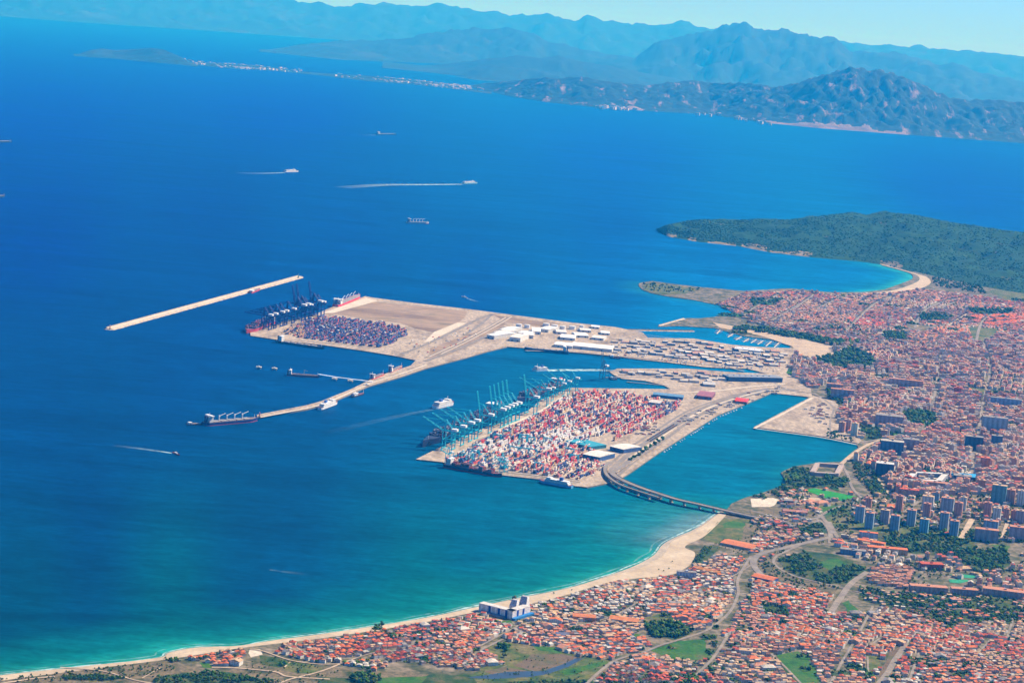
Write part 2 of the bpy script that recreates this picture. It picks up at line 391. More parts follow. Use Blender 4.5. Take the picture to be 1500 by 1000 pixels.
# ---------------------------------------------------------------- hills and mountains
HILLV = {}
M_CLIFF = patchy('pale_cliff', [(.10, .07, .07), (.28, .20, .20)], .004, 7)
def hills(name, base, ridge, L, back, mat, nu=160, nv=36, amp=.25, nsc=900, seed=0, power=1.0, ridge_j=.02, zlow=-3, cliff=(), mat2=None, rj_sc=3):
    bu, bv = zip(*base); ru, rv = zip(*ridge)
    lo, hi = max(bu[0], ru[0]), min(bu[-1], ru[-1]); rows = []
    for u in np.linspace(lo, hi, nu):
        pb = P(u, float(np.interp(u, bu, bv))); d = ray(u, float(np.interp(u, ru, rv)))
        LL = float(np.interp(u, [p[0] for p in L], [p[1] for p in L])) if hasattr(L, '__len__') else L
        hl = math.hypot(d.x, d.y); dist = math.hypot(pb.x, pb.y)+LL
        top = Vector((d.x/hl*dist, d.y/hl*dist, CAM_H+d.z/hl*dist))
        hr = max(top.z, 4.); row = []
        bk = back if hr > CAM_H*.97 else min(back, max(50, .75*hr*dist/(CAM_H-hr)))
        far = top + Vector((d.x/hl*bk, d.y/hl*bk, 0))
        for k in range(nv+1):
            t = k/nv*1.6
            if t <= 1:
                q = pb.lerp(Vector((top.x, top.y, 0)), t); s = (t**power)*(.55+.45*t)+.0
                e = 4*t*(1-t)
            else:
                q = Vector((top.x, top.y, 0)).lerp(Vector((far.x, far.y, 0)), (t-1)/.6); s = 1-((t-1)/.6)**1.2; e = (t-1)*2
            f = mnoise.ridged_multi_fractal((q.x/nsc, q.y/nsc, seed), 1.0, 2.1, 5, 1.0, 2.0)-1.1
            f2 = mnoise.fractal((q.x/nsc*rj_sc, q.y/nsc*rj_sc, seed+5), .8, 2.1, 6)
            z = hr*s*(1+ridge_j*f2) + hr*amp*e*(f*.5+f2*.35)
            row.append((q.x, q.y, max(zlow, z) if 0 < k < nv else zlow))
        rows.append(row)
    mb_v = [p for r_ in rows for p in r_]; n1 = nv+1
    fs = [(i*n1+k, (i+1)*n1+k, (i+1)*n1+k+1, i*n1+k+1) for i in range(nu-1) for k in range(nv)]
    me = bpy.data.meshes.new(name); me.from_pydata(mb_v, [], fs); me.materials.append(mat); me.shade_smooth()
    if cliff:
        me.materials.append(mat2); us = np.linspace(lo, hi, nu); mi = []
        for i in range(nu-1):
            for k in range(nv):
                x, y, z = mb_v[i*n1+k]; j_ = mnoise.fractal((x/500, y/500, 1), 1, 2, 3)
                mi.append(int(any(a < us[i]+18*j_ < b and k/nv*1.6+.10*j_ < t for a, b, t in cliff)))
        me.polygons.foreach_set('material_index', mi)
    o = link_mesh(name, me); o['kind'] = 'structure'; HILLV[name] = np.array(mb_v).reshape(nu, n1, 3); return o
def rockmat(name, green, dark, rock, scale, lo=.54, hi=.66, stretch=None, pale=None):
    m = patchy(name, [dark, green, green, rock], scale, 9, scale2=scale*6, lo=.75, hi=1.25, stretch=stretch, pos=[.3, .48, lo, hi])
    return m
M_FAR = rockmat('far_mountain', (.005, .022, .024), (.003, .015, .016), (.02, .035, .035), .0006)
M_MUSA = rockmat('limestone_mountain', (.004, .020, .018), (.002, .011, .012), (.20, .13, .13), .0030, .56, .66, stretch=(2.0, .5, .1))
M_HILL = rockmat('wooded_hill', (.006, .046, .009), (.003, .030, .007), (.16, .11, .06), .006, .64, .74)
FRONT = [(640, 124), (690, 128), (740, 140), (800, 150), (870, 157), (950, 163), (1040, 168), (1120, 180), (1200, 188), (1280, 194), (1320, 197), (1400, 203), (1500, 210), (1700, 228), (2000, 250)]
hills('coastal_mountain', FRONT,
      [(640, 123), (690, 125), (720, 121), (745, 120), (770, 117), (800, 114), (825, 116), (850, 113), (880, 118), (905, 122), (950, 126), (975, 122), (1000, 119), (1020, 118), (1035, 121), (1060, 123), (1100, 122), (1130, 128), (1150, 126), (1172, 121), (1200, 111), (1215, 108), (1245, 100), (1262, 102), (1290, 104), (1310, 109), (1325, 113), (1350, 124), (1375, 137), (1395, 144), (1420, 147), (1450, 146), (1500, 151), (1600, 160), (2000, 180)],
      [(640, 600), (740, 1500), (1000, 2600), (1150, 2600), (1250, 2300), (1350, 2200), (2000, 3000)], 5000, M_MUSA, 460, 100, .30, 800, 2, .8, .07, cliff=[(1120, 1200, .055), (1190, 1235, .10), (1230, 1328, .06), (876, 890, .07), (893, 930, .09)], mat2=M_CLIFF, rj_sc=5)
hills('green_foothills', [(560, 100), (640, 108), (700, 118), (800, 124), (900, 128), (1000, 126), (1200, 128)],
      [(560, 100), (600, 97), (640, 95), (690, 90), (720, 84), (760, 83), (790, 84), (820, 82), (850, 88), (880, 95), (920, 102), (960, 110), (1010, 118), (1200, 124)], 5000, 4000, M_FAR, 160, 30, .5, 2000, 4, 1, .1)
hills('inland_hills', [(1000, 124), (1100, 128), (1200, 130), (1300, 138), (1500, 160), (1900, 190)],
      [(1000, 118), (1060, 118), (1110, 114), (1140, 111), (1165, 109), (1200, 118), (1300, 122), (1400, 124), (1440, 121), (1500, 126), (1900, 150)], 4000, 4000, M_FAR, 160, 30, .45, 2000, 5, 1, .1)
hills('middle_mountains', [(380, 76), (500, 88), (700, 96), (900, 112), (1100, 130), (1300, 146), (1500, 164), (2000, 200)],
      [(380, 75), (440, 66), (500, 60), (550, 60), (600, 55), (640, 48), (700, 42), (740, 43), (780, 47), (800, 60), (850, 72), (930, 85), (960, 60), (1000, 53), (1035, 47), (1060, 38), (1080, 35), (1110, 42), (1130, 45), (1170, 46), (1200, 52), (1215, 54), (1240, 70), (1248, 77), (1270, 75), (1290, 74), (1320, 80), (1370, 92), (1400, 97), (1440, 106), (1500, 120), (1700, 140), (2000, 160)],
      [(380, 2000), (500, 6000), (950, 6000), (1080, 8000), (2000, 8000)], 6000, M_FAR, 340, 34, .45, 2600, 7, 1, .12, rj_sc=5)
hills('far_mountains', [(-500, -16), (100, 32), (300, 45), (600, 66), (900, 90), (1100, 106), (1300, 122), (1500, 140), (2000, 180)],
      [(-500, -77), (100, -27), (200, -19), (300, -11), (380, -5), (430, 0), (465, 5), (490, 8), (515, 7), (545, 3), (575, 6), (600, 9), (625, 6), (650, 7), (690, 14), (720, 17), (760, 22), (790, 22), (803, 20), (830, 28), (845, 29), (860, 22), (900, 34), (930, 36), (960, 38), (985, 34), (1010, 35), (1040, 42), (1100, 50), (1200, 58), (1250, 62), (1300, 66), (1370, 71), (1420, 74), (1460, 78), (1500, 81), (1600, 88), (2000, 119)],
      9000, 8000, M_FAR, 420, 30, .35, 3200, 8, 1, .10, rj_sc=5)
hills('headland_hill', [(108, 82), (130, 84), (165, 86), (205, 90), (250, 94), (290, 98)],
      [(108, 82), (122, 77), (135, 73), (150, 71), (163, 73), (185, 73), (205, 71), (222, 70), (240, 73), (255, 79), (270, 86), (290, 97)], 900, 1000, M_FAR, 90, 26, .3, 900, 9)
hills('low_isthmus', [(255, 93), (300, 97), (340, 101), (400, 104), (450, 109), (480, 112), (520, 117), (560, 121), (600, 124), (650, 129), (720, 138)],
      [(255, 86), (280, 91), (300, 92), (340, 94), (370, 96), (400, 99), (450, 106), (480, 108), (520, 110), (560, 113), (600, 117), (650, 123), (720, 136)], 900, 900, M_FAR, 90, 14, .3, 700, 10)
hills('peninsula_hill', [(962, 337), (966, 341), (979, 347), (1025, 355), (1082, 361), (1128, 370), (1196, 378), (1264, 384), (1291, 388), (1320, 396), (1350, 402), (1400, 414), (1450, 424), (1500, 432), (1650, 455), (2200, 520)],
      [(962, 336.8), (966, 335), (972, 332), (981, 329.5), (991, 327), (1010, 324), (1029, 322), (1050, 322), (1082, 323), (1110, 323), (1158, 322), (1180, 320), (1204, 317), (1222, 314), (1242, 312), (1272, 316), (1288, 313), (1303, 312), (1325, 315), (1348, 317), (1380, 324), (1405, 328), (1462, 336), (1500, 341), (1650, 352), (2200, 380)],
      [(962, 20), (975, 200), (1000, 500), (1100, 900), (1250, 1700), (1400, 2300), (2200, 3000)], 1200, M_HILL, 300, 70, .6, 800, 12, .8, .07, cliff=[(960, 985, .3), (1000, 1012, .14), (1030, 1075, .12), (1085, 1125, .16), (1128, 1180, .07), (1285, 1320, .06)], mat2=patchy('shore_rock', [(.05, .06, .02), (.30, .22, .14)], .02, 6), rj_sc=4)
# ================================================================ the port
M_PAINT = tinted('painted_steel', 'obj', rough=.55, spec=.3, nscale=.05, lo=.8, hi=1.12)
M_ATTR = tinted('mixed_surfaces', 'attr', rough=.8, spec=.2, nscale=.15, lo=.75, hi=1.15, coord='World')
M_SHIP = tinted('ship_paint', 'attr', rough=.5, spec=.3, nscale=.08, lo=.85, hi=1.1)
WHITE = (.70, .68, .66); NAVY = (.012, .02, .06); REDP = (.50, .03, .03); DECKRED = (.22, .07, .05); DARK = (.03, .03, .035)

def banded(name, src, per=3.1, dark=.5, thr=.52, rough=.8):
    """wall whose storeys show: a darker strip of windows once per storey, broken up sideways"""
    m, nt, b = newmat(name)
    c = N(nt, 'ShaderNodeAttribute', attribute_name='Col').outputs['Color'] if src == 'attr' else N(nt, 'ShaderNodeObjectInfo').outputs['Color']
    g = N(nt, 'ShaderNodeNewGeometry').outputs['Position']
    sx = N(nt, 'ShaderNodeSeparateXYZ'); nt.links.new(g, sx.inputs[0])
    d = N(nt, 'ShaderNodeMath', operation='DIVIDE'); nt.links.new(sx.outputs[2], d.inputs[0]); d.inputs[1].default_value = per
    f = N(nt, 'ShaderNodeMath', operation='FRACT'); nt.links.new(d.outputs[0], f.inputs[0])
    gt = N(nt, 'ShaderNodeMath', operation='GREATER_THAN'); nt.links.new(f.outputs[0], gt.inputs[0]); gt.inputs[1].default_value = thr
    ad = N(nt, 'ShaderNodeMath', operation='ADD'); nt.links.new(sx.outputs[0], ad.inputs[0]); nt.links.new(sx.outputs[1], ad.inputs[1])
    d2 = N(nt, 'ShaderNodeMath', operation='DIVIDE'); nt.links.new(ad.outputs[0], d2.inputs[0]); d2.inputs[1].default_value = 3.7
    f2 = N(nt, 'ShaderNodeMath', operation='FRACT'); nt.links.new(d2.outputs[0], f2.inputs[0])
    g2 = N(nt, 'ShaderNodeMath', operation='GREATER_THAN'); nt.links.new(f2.outputs[0], g2.inputs[0]); g2.inputs[1].default_value = .35
    mu = N(nt, 'ShaderNodeMath', operation='MULTIPLY'); nt.links.new(gt.outputs[0], mu.inputs[0]); nt.links.new(g2.outputs[0], mu.inputs[1])
    mr = N(nt, 'ShaderNodeMapRange'); nt.links.new(mu.outputs[0], mr.inputs['Value']); mr.inputs['To Min'].default_value = 1; mr.inputs['To Max'].default_value = dark
    vm = N(nt, 'ShaderNodeVectorMath', operation='MULTIPLY'); nt.links.new(c, vm.inputs[0]); nt.links.new(mr.outputs[0], vm.inputs[1])
    no = N(nt, 'ShaderNodeTexNoise'); no.inputs['Scale'].default_value = .12; no.inputs['Detail'].default_value = 3; nt.links.new(g, no.inputs['Vector'])
    nt.links.new(mixmul(nt, vm.outputs[0], no.outputs['Fac'], .82, 1.14), b.inputs['Base Color'])
    b.inputs['Roughness'].default_value = rough; b.inputs['Specular IOR Level'].default_value = .2
    return m
M_WALL = banded('storey_wall', 'attr'); M_WALLO = banded('storey_wall_single', 'obj')

# ---------------------------------------------------------------- port paving, roads, rails (sheets)
M_BARE = patchy('bare_fill', [(.13, .085, .05), (.21, .14, .085), (.29, .20, .125), (.16, .125, .07)], .005, 6, scale2=.03, stretch=(.5, 1.2, .3))
M_PALE = patchy('pale_concrete', [(.45, .38, .29), (.54, .46, .36)], .01, 4)
M_ASPH = patchy('asphalt', [(.16, .14, .12), (.24, .20, .165)], .02, 4)
M_TRACK = patchy('dirt_track', [(.34, .25, .17), (.44, .33, .22)], .02, 4)
def sheet(name, px, z, mat): return slab(name, XY(px, z), z, None, [mat])
def z4(o, x): return x/3.75+o
def Z(ox, oy, k, pts): return [(ox+x/k, oy+y/k) for x, y in pts]
sheet('bare_ground', Z(340, 390, 3.75, [(500, 262), (640, 215), (800, 195), (1290, 247), (1280, 280), (1240, 310), (1120, 365), (1020, 345), (920, 310), (700, 285), (590, 265)]), 4.3, M_BARE)
sheet('bare_ground', Z(340, 390, 3.75, [(1090, 450), (1250, 390), (1420, 330), (1500, 300), (1500, 320), (1340, 420), (1180, 490), (1080, 505)]), 4.3, M_BARE)
sheet('bare_ground', Z(680, 420, 2.68, [(110, 108), (230, 128), (380, 145), (330, 160), (170, 140)]), 4.3, M_BARE)
sheet('quay_apron', Z(340, 390, 3.75, [(490, 258), (735, 172), (800, 190), (560, 255)]), 4.7, M_PALE)
sheet('quay_apron', Z(340, 390, 3.75, [(1110, 360), (1240, 308), (1290, 310), (1090, 410), (1050, 420)]), 4.7, M_PALE)
sheet('quay_apron', Z(590, 520, 3.57, [(520, 370), (700, 300), (870, 190), (830, 230), (720, 310), (560, 385)]), 4.0, M_PALE)
def road(name, px, w, z=3.6, mat=None, n=4):
    mb = ribbon(smooth_line(XY(px, z), n), w, z); o = mb.build(name, mat or M_ASPH); o['kind'] = 'structure'; return o
road('port_road', Z(340, 390, 3.75, [(930, 480), (1060, 430), (1240, 345), (1400, 270), (1470, 262)]), 14, 5.0)
road('port_road', Z(340, 390, 3.75, [(1060, 520), (1200, 470), (1340, 410), (1500, 330)]), 16, 5.0)
road('port_road', Z(680, 420, 2.68, [(0, 190), (60, 150), (110, 108)]), 12, 5.0)
road('port_road', Z(680, 420, 2.68, [(240, 250), (420, 255), (600, 272), (800, 290), (1000, 310), (1100, 330)]), 14, 5.0)
road('jetty_road', [(625, 534), (585, 548), (541, 562), (494, 583), (465, 594), (380, 611)], 9, 5.0, M_PALE)
for off, w_, mt in ((0, 16, M_ASPH), (-10, 9, M_ASPH), (9, 8, M_PALE), (18, 12, M_ASPH)):
    road('port_road', [(893+off*.5, 690+off*.5), (925+off*.5, 662+off*.5), (970+off*.4, 632+off*.5), (1010+off*.3, 606+off*.4), (1060, 586+off*.3), (1120, 571+off*.15), (1170, 571)], w_, 4.0+abs(off)*.012, mt)
road('rail_track', [(950, 646), (970, 634), (990, 622), (1010, 611)], 20, 4.6, M_ASPH)
road('port_road', [(985, 575), (1040, 573), (1100, 566), (1150, 562)], 14, 4.4, M_PALE)
road('port_road', [(905, 548), (960, 550), (1030, 552), (1075, 562)], 10, 4.4, M_ASPH)
for k_ in range(5): road('apron_lane', [(690+k_*3, 646+k_*2.2), (745+k_*3, 622+k_*1.8), (800+k_*3, 597+k_*1.5), (838+k_*3, 578+k_*1.2)], 3.2, 4.15+k_*.01, M_ASPH if k_ % 2 else M_PALE)
for k_ in range(4): road('apron_lane', [(660+k_*5, 684-k_*1.5), (735, 692.5-k_*1.5), (800, 700-k_*1.4), (850, 708-k_*1.6)], 4, 4.2+k_*.01, M_ASPH if k_ % 2 else M_PALE)
for k_ in range(6): road('apron_lane', [(430+k_*20, 497.5+k_*1.9), (450+k_*20, 499.5+k_*1.9)], 5, 4.9, M_ASPH)
for k_ in range(5): road('apron_lane', [(622+k_*6, 524-k_*1.4), (668+k_*5, 503-k_*1.2), (712+k_*4, 480-k_*.8), (738+k_*3, 465-k_*.4)], 5, 5.1+k_*.01, (M_ASPH, M_PALE, M_BARE)[k_ % 3])
for k_ in range(4): road('apron_lane', [(900+k_*4, 486+k_*2.5), (980+k_*4, 494+k_*3), (1070, 508+k_*4), (1140, 514+k_*5)], 5, 5.2+k_*.01, (M_ASPH, M_BARE)[k_ % 2])
# quay of the near basin: parking rows and a pale rim
sheet('car_park', Z(1100, 540, 3.75, [(120, 290), (300, 190), (390, 180), (420, 260), (400, 350), (150, 310)]), 4.7, M_QUAY)
road('quay_rim', [(1105, 627), (1150, 604), (1191, 582)], 9, 4.9, M_PALE); road('quay_rim', [(1106, 627), (1150, 633), (1207, 641), (1256, 651)], 8, 5.0, M_PALE)

# ---------------------------------------------------------------- breakwaters, jetty head, pontoons
M_ARM = patchy('armour_stone', [(.28, .22, .16), (.45, .37, .28)], .08, 3)
def mound(name, a, b, w, h, label, cat='breakwater', parts=True, top=M_PALE):
    A = P(*a); B = P(*b); c = (A+B)/2; L = (B-A).length; ang = math.atan2(B.y-A.y, B.x-A.x)
    t = tag(empty(name, (c.x, c.y, 0), ang), label, cat)
    mb = MB(); n = max(6, int(L/14)); L2 = L/2
    for i in range(n):
        x0 = -L2+L*i/n; x1 = -L2+L*(i+1)/n
        j = [rnd.uniform(-2.2, 2.2) for _ in range(2)]
        mb.face([(x0, -w*.75+j[0], -2), (x1, -w*.75+j[0], -2), (x1, -w*.32, h), (x0, -w*.32, h)])
        mb.face([(x1, w*.75+j[1], -2), (x0, w*.75+j[1], -2), (x0, w*.3, h+.5), (x1, w*.3, h+.5)])
    for s_ in (-1, 1):
        e = [(s_*L2, -w*.75, -2), (s_*(L2+w*.4), -w*.3, -2), (s_*(L2+w*.4), w*.3, -2), (s_*L2, w*.75, -2)]
        tp = [(s_*L2, -w*.32, h), (s_*(L2+w*.1), 0, h), (s_*L2, w*.3, h+.5)]
        for q in ([e[0], e[1], tp[1], tp[0]], [e[1], e[2], tp[1]], [e[2], e[3], tp[2], tp[1]]):
            mb.face(q if s_ > 0 else q[::-1])
    mb.build('rubble_mound', M_ARM, t)
    mb = MB(); mb.box(-L2, L2, -w*.32, w*.3, h-1, h+.3); mb.build('roadway', top, t)
    mb = MB(); mb.box(-L2, L2, w*.24, w*.3, h+.3, h+3); mb.build('crown_wall', M_ARM, t)
    return t
mound('breakwater', (159, 482.5), (439, 406), 34, 5, 'long straight pale breakwater standing alone in the open bay')
mound('breakwater', (921, 484), (1016, 485.5), 16, 3, 'short dark topped breakwater closing off the marina basin', top=M_ASPH)
mound('breakwater', (966, 478), (1003, 467.5), 16, 3, 'angled breakwater arm of pale stone reaching out from the marina mouth')
def beacon(px, col, label):
    p = P(*px, 5); t = tag(empty('harbour_beacon', p), label, 'beacon')
    mb = MB(); mb.cyl(0, 0, 4, 0, 4, 10); mb.build('base', M_ARM, t)
    mb = MB(); mb.cyl(0, 0, 1.7, 4, 13, 10, r1=1.2); mb.cyl(0, 0, 2.1, 13, 13.6, 10); mb.build('tower', M_PAINT, t, col)
    mb = MB(); mb.cyl(0, 0, 1, 13.6, 15.6, 8); mb.cyl(0, 0, 1.2, 15.6, 16.8, 8, r1=.1); mb.build('lantern', M_PAINT, t, WHITE)
beacon((161, 482), (.55, .05, .05), 'red light tower on the near left end of the long breakwater')
beacon((437, 406.5), (.03, .3, .12), 'green light tower on the far right end of the long breakwater')
beacon((380, 611), (.55, .05, .05), 'red light tower at the outer end of the bent jetty')

def deckthing(name, px, w, h, label, cat, mat=M_QUAY, pile=22, thick=2, group=None, z=0):
    pts = XY(px); t = tag(empty(name, (*pts[0], 0)), label, cat, group); o = pts[0]
    loc = [(x-o[0], y-o[1]) for x, y in pts]
    mb = ribbon(loc, w, h); lo = ribbon(loc, w, h-thick)
    for f in lo.f: mb.face([lo.v[i] for i in reversed(f)])
    for i in range(len(loc)-1):
        (ax, ay), (bx, by) = loc[i], loc[i+1]; d = math.hypot(bx-ax, by-ay); nx, ny = -(by-ay)/d*w/2, (bx-ax)/d*w/2
        for s_ in (1, -1):
            q = [(ax+nx*s_, ay+ny*s_, h-thick), (bx+nx*s_, by+ny*s_, h-thick), (bx+nx*s_, by+ny*s_, h), (ax+nx*s_, ay+ny*s_, h)]
            mb.face(q if s_ < 0 else q[::-1])
    for s_, (x, y) in ((0, loc[0]), (-1, loc[-1])):
        pass
    mb.build('deck', mat, t)
    k = 0; rs = resample(loc, pile)
    for x, y in rs[1:-1] if len(rs) > 3 else rs:
        if k > 90: break
        b = MB(); b.cyl(x, y, 1.1, -3, h-thick, 7); b.build('pile', M_ARM, t); k += 1
    return t
deckthing('pipe_trestle', [(466, 551), (490, 555), (513, 558), (546, 562)], 5, 8, 'thin pipe trestle running from the bent jetty to the small tanker', 'trestle', M_PAINT, 60)
for (u, v), lb in zip([(379, 540), (402, 542), (490, 557), (513, 560), (537, 566)],
        ['concrete mooring platform farthest left of the small tanker', 'concrete mooring platform just left of the small tanker', 'concrete mooring platform just right of the small tanker',
         'concrete mooring platform under the middle of the pipe trestle', 'concrete mooring platform where the pipe trestle meets the jetty']):
    p = P(u, v); t = tag(empty('mooring_platform', (p.x, p.y, 0)), lb, 'mooring', 'mooring platforms round the small tanker')
    mb = MB(); mb.box(-9, 9, -7, 7, 5, 7.5); mb.build('platform', M_PALE, t)
    for x in (-6, 6):
        for y in (-4, 4):
            mb = MB(); mb.cyl(x, y, 1.3, -3, 5, 8); mb.build('pile', M_ARM, t)
    mb = MB(); mb.box(-3, 2, -2, 2, 7.5, 10.5); mb.build('hut', M_PAINT, t, WHITE)
# fishing harbour piers
for px, lb in (([(888, 545), (985, 542.5)], 'upper dark fishing pier edging the inner dock'), ([(887, 554), (960, 554), (985, 556)], 'middle fishing pier with moored trawlers'), ([(918, 560.5), (972, 565.5)], 'lower dark pier on piles next to the container yard')):
    deckthing('fishing_pier', px, 9, 4, lb, 'pier', M_ASPH, 18, 1.5)

# ---------------------------------------------------------------- ships
def hull_mesh(L, B, h, col, boot=None, bz=1.5, bow=.22, stern=.06, deck=DECKRED, sheer=.25):
    mb = MB(); n = 16; rings = []
    for i in range(n+1):
        s = i/n; x = -L/2+L*s
        if s < stern: b = .72+.28*(s/stern)
        elif s > 1-bow: q = (s-(1-bow))/bow; b = max(0.0, 1-q**2.0)
        else: b = 1
        rise = h*sheer*max(0, (s-.8)/.2)**2; rings.append((x, b*B/2, max(.02, b**1.5*.9)*B/2 if s > .6 else b*.92*B/2, h+rise))
    for i in range(n):
        x0, d0, w0, h0 = rings[i]; x1, d1, w1, h1 = rings[i+1]
        xr0, xr1 = x0+(L*.02 if i == n else 0), x1
        for s_ in (-1, 1):
            for (za, zb, fa, fb, c) in ((-2, bz, 0, .35, boot or col), (bz, None, .35, 1, col)):
                A0 = w0+(d0-w0)*fa; A1 = w1+(d1-w1)*fa; B0 = w0+(d0-w0)*fb; B1 = w1+(d1-w1)*fb
                q = [(x0, s_*A0, za), (x1, s_*A1, za), (x1, s_*B1, zb if zb is not None else h1), (x0, s_*B0, zb if zb is not None else h0)]
                mb.face(q if s_ < 0 else q[::-1], c)
        mb.face([(x0, -d0, h0-.8), (x1, -d1, h1-.8), (x1, d1, h1-.8), (x0, d0, h0-.8)], deck)
    x, d, wv, hh = rings[0]
    mb.face([(x, d, -2), (x, -d, -2), (x, -d, hh), (x, d, hh)], col)
    return mb
def house(mb, x0, x1, wd, z0, tiers, th, col=WHITE, win=DARK, taper=0):
    for k in range(tiers):
        a, b = x0+taper*k, x1-taper*k; z = z0+k*th
        mb.box(a, b, -wd/2+.25*k, wd/2-.25*k, z, z+th*.45, col)
        mb.box(a+.3, b-.3, -wd/2+.25*k+.3, wd/2-.25*k-.3, z+th*.45, z+th*.8, win)
        mb.box(a-.2, b+.2, -wd/2+.25*k-.2, wd/2-.25*k+.2, z+th*.8, z+th, col)
CONTC = [(.42, .03, .035), (.42, .03, .035), (.50, .08, .06), (.55, .53, .52), (.02, .03, .09), (.03, .06, .17), (.30, .10, .09), (.04, .22, .30), (.22, .22, .24), (.40, .25, .14)]
def ship(name, label, cat, stern, bow, B, h, style, col, boot=None, deck=DECKRED, aft=True, group=None, cargo=CONTC, z=0):
    A = P(*stern); Bw = P(*bow); c = (A+Bw)/2; L = (Bw-A).length; ang = math.atan2(Bw.y-A.y, Bw.x-A.x)
    t = tag(empty(name, (c.x, c.y, 0), ang), label, cat, group)
    hull_mesh(L, B, h, col, boot, min(1.8, h*.3), deck=deck).build('hull', M_SHIP, t)
    if style in ('ferry', 'fast'):
        mb = MB(); tiers = 3 if style == 'ferry' else 2; house(mb, -L*.42, L*.30, B*.94, h-.8, tiers, 3.2, taper=L*.02)
        house(mb, L*.12, L*.24, B*.85, h-.8+tiers*3.2, 1, 3.2); mb.build('superstructure', M_SHIP, t)
        mb = MB(); mb.box(-L*.22, -L*.12, -B*.16, B*.16, h-.8+tiers*3.2, h+tiers*3.2+7, (.05, .12, .35)); mb.build('funnel', M_SHIP, t)
        mb = MB(); mb.bar((L*.17, 0, h+tiers*3.2+2.4), (L*.17, 0, h+tiers*3.2+12), 1.1, WHITE); mb.build('mast', M_SHIP, t)
    elif style in ('tanker', 'bulk', 'container', 'cargo', 'trawler'):
        hh = {'trawler': 2}.get(style, 4 if L < 150 else 6); th = 3.0
        sx = -L*.44 if aft else L*.22; sl = max(L*.07, 9) if style != 'trawler' else L*.3
        mb = MB(); house(mb, sx, sx+sl, B*.9, h-.8, hh, th); mb.box(sx+sl*.3, sx+sl+.6, -B*.55, B*.55, h-.8+hh*th, h+hh*th+1.6, WHITE); mb.build('bridge_house', M_SHIP, t)
        mb = MB(); mb.box(sx-sl*.5, sx-1, -B*.15, B*.15, h-.8, h+hh*th+1, (.04, .05, .12) if style != 'container' else (.5, .05, .05)); mb.build('funnel', M_SHIP, t)
        mb = MB(); mb.bar((sx+sl*.6, 0, h+hh*th+1.6), (sx+sl*.6, 0, h+hh*th+9), .9, WHITE); mb.build('mast', M_SHIP, t); mb = MB(); mb.bar((L*.44, 0, h), (L*.44, 0, h+11), .9, WHITE); mb.build('mast', M_SHIP, t)
        x0, x1 = (sx+sl+4, L*.36) if aft else (-L*.42, sx-sl*.5-4)
        if style == 'tanker':
            mb = MB(); mb.box(x0, x1, -1.6, 1.6, h-.8, h+1.6, (.30, .22, .14))
            for k in range(5): mb.box(x0+(x1-x0)*(k+.4)/5.5, x0+(x1-x0)*(k+.4)/5.5+1.5, -B*.4, B*.4, h-.8, h+.8, (.35, .25, .2))
            mb.build('deck_pipes', M_SHIP, t)
            mb = MB(); xm = (x0+x1)/2; mb.bar((xm, B*.2, h), (xm, B*.2, h+14), 1.2, (.6, .5, .2)); mb.bar((xm, B*.2, h+14), (xm+12, B*.3, h+11), .9, (.6, .5, .2)); mb.build('hose_crane', M_SHIP, t)
        if style in ('bulk', 'cargo'):
            nh = 5 if L > 120 else 3
            for k in range(nh):
                a = x0+(x1-x0)*k/nh; b2 = MB(); b2.box(a+2, a+(x1-x0)/nh-5, -B*.33, B*.33, h-.8, h+1.4, (.30, .26, .22)); b2.build('hatch_cover', M_SHIP, t)
            if style == 'bulk':
                for k in range(1, nh):
                    a = x0+(x1-x0)*k/nh-2; b2 = MB(); b2.cyl(a, 0, 1.5, h-.8, h+15, 8, WHITE); b2.box(a-1.5, a+2.5, -1.6, 1.6, h+12, h+16, WHITE)
                    b2.bar((a, 0, h+14.5), (a+(x1-x0)/nh*.9, 4, h+20), 1.0, WHITE); b2.build('deck_crane', M_SHIP, t)
        if style == 'container':
            nb = max(4, int((x1-x0)/14))
            for k in range(nb):
                a = x0+(x1-x0)*k/nb; b2 = MB(); nr = max(4, int(B*.9/2.6)); q = rnd.choice((2, 3, 4, 5, 5))
                for r_ in range(nr):
                    y = -B*.45+r_*B*.9/nr
                    for z_ in range(max(1, q-rnd.choice((0, 0, 1, 2)))):
                        b2.box(a, a+12.2, y, y+2.4, h-.8+z_*2.6, h-.8+z_*2.6+2.55, rnd.choice(cargo))
                b2.build('cargo_bay', M_SHIP, t)
    elif style == 'boat':
        mb = MB(); house(mb, -L*.2, L*.15, B*.6, h-.8, 1, 2.6); mb.build('cabin', M_SHIP, t)
        mb = MB(); mb.bar((-L*.02, 0, h+1.6), (-L*.02, 0, h+7), .35, WHITE); mb.build('mast', M_SHIP, t)
    elif style == 'barge':
        mb = MB(); house(mb, -L*.42, -L*.2, B*.8, h-.8, 2, 2.8); mb.build('deckhouse', M_SHIP, t)
        mb = MB(); mb.box(-L*.12, L*.38, -B*.36, B*.36, h-.8, h+1.2, (.25, .18, .14)); mb.build('cargo_well', M_SHIP, t)
    return t
ship('ferry', 'white passenger ferry far out left with a short pale wake behind it', 'ferry', (416, 252.5), (437, 252), 24, 9, 'ferry', WHITE, NAVY)
ship('ferry', 'white ferry with the longest straight wake in the upper middle of the bay', 'ferry', (677, 269.5), (699, 269), 24, 9, 'ferry', (.25, .55, .60), NAVY)
ship('cargo_ship', 'small dark cargo ship farthest away, sailing below the white coastal town', 'ship', (551, 197.5), (580, 197.5), 30, 11, 'cargo', (.02, .05, .09), deck=(.03, .06, .10))
ship('bulk_carrier', 'pale grey bulk carrier with deck cranes at anchor in the middle of the bay', 'ship', (596, 327), (628, 327.5), 30, 9, 'bulk', (.45, .46, .48), REDP, (.40, .35, .32))
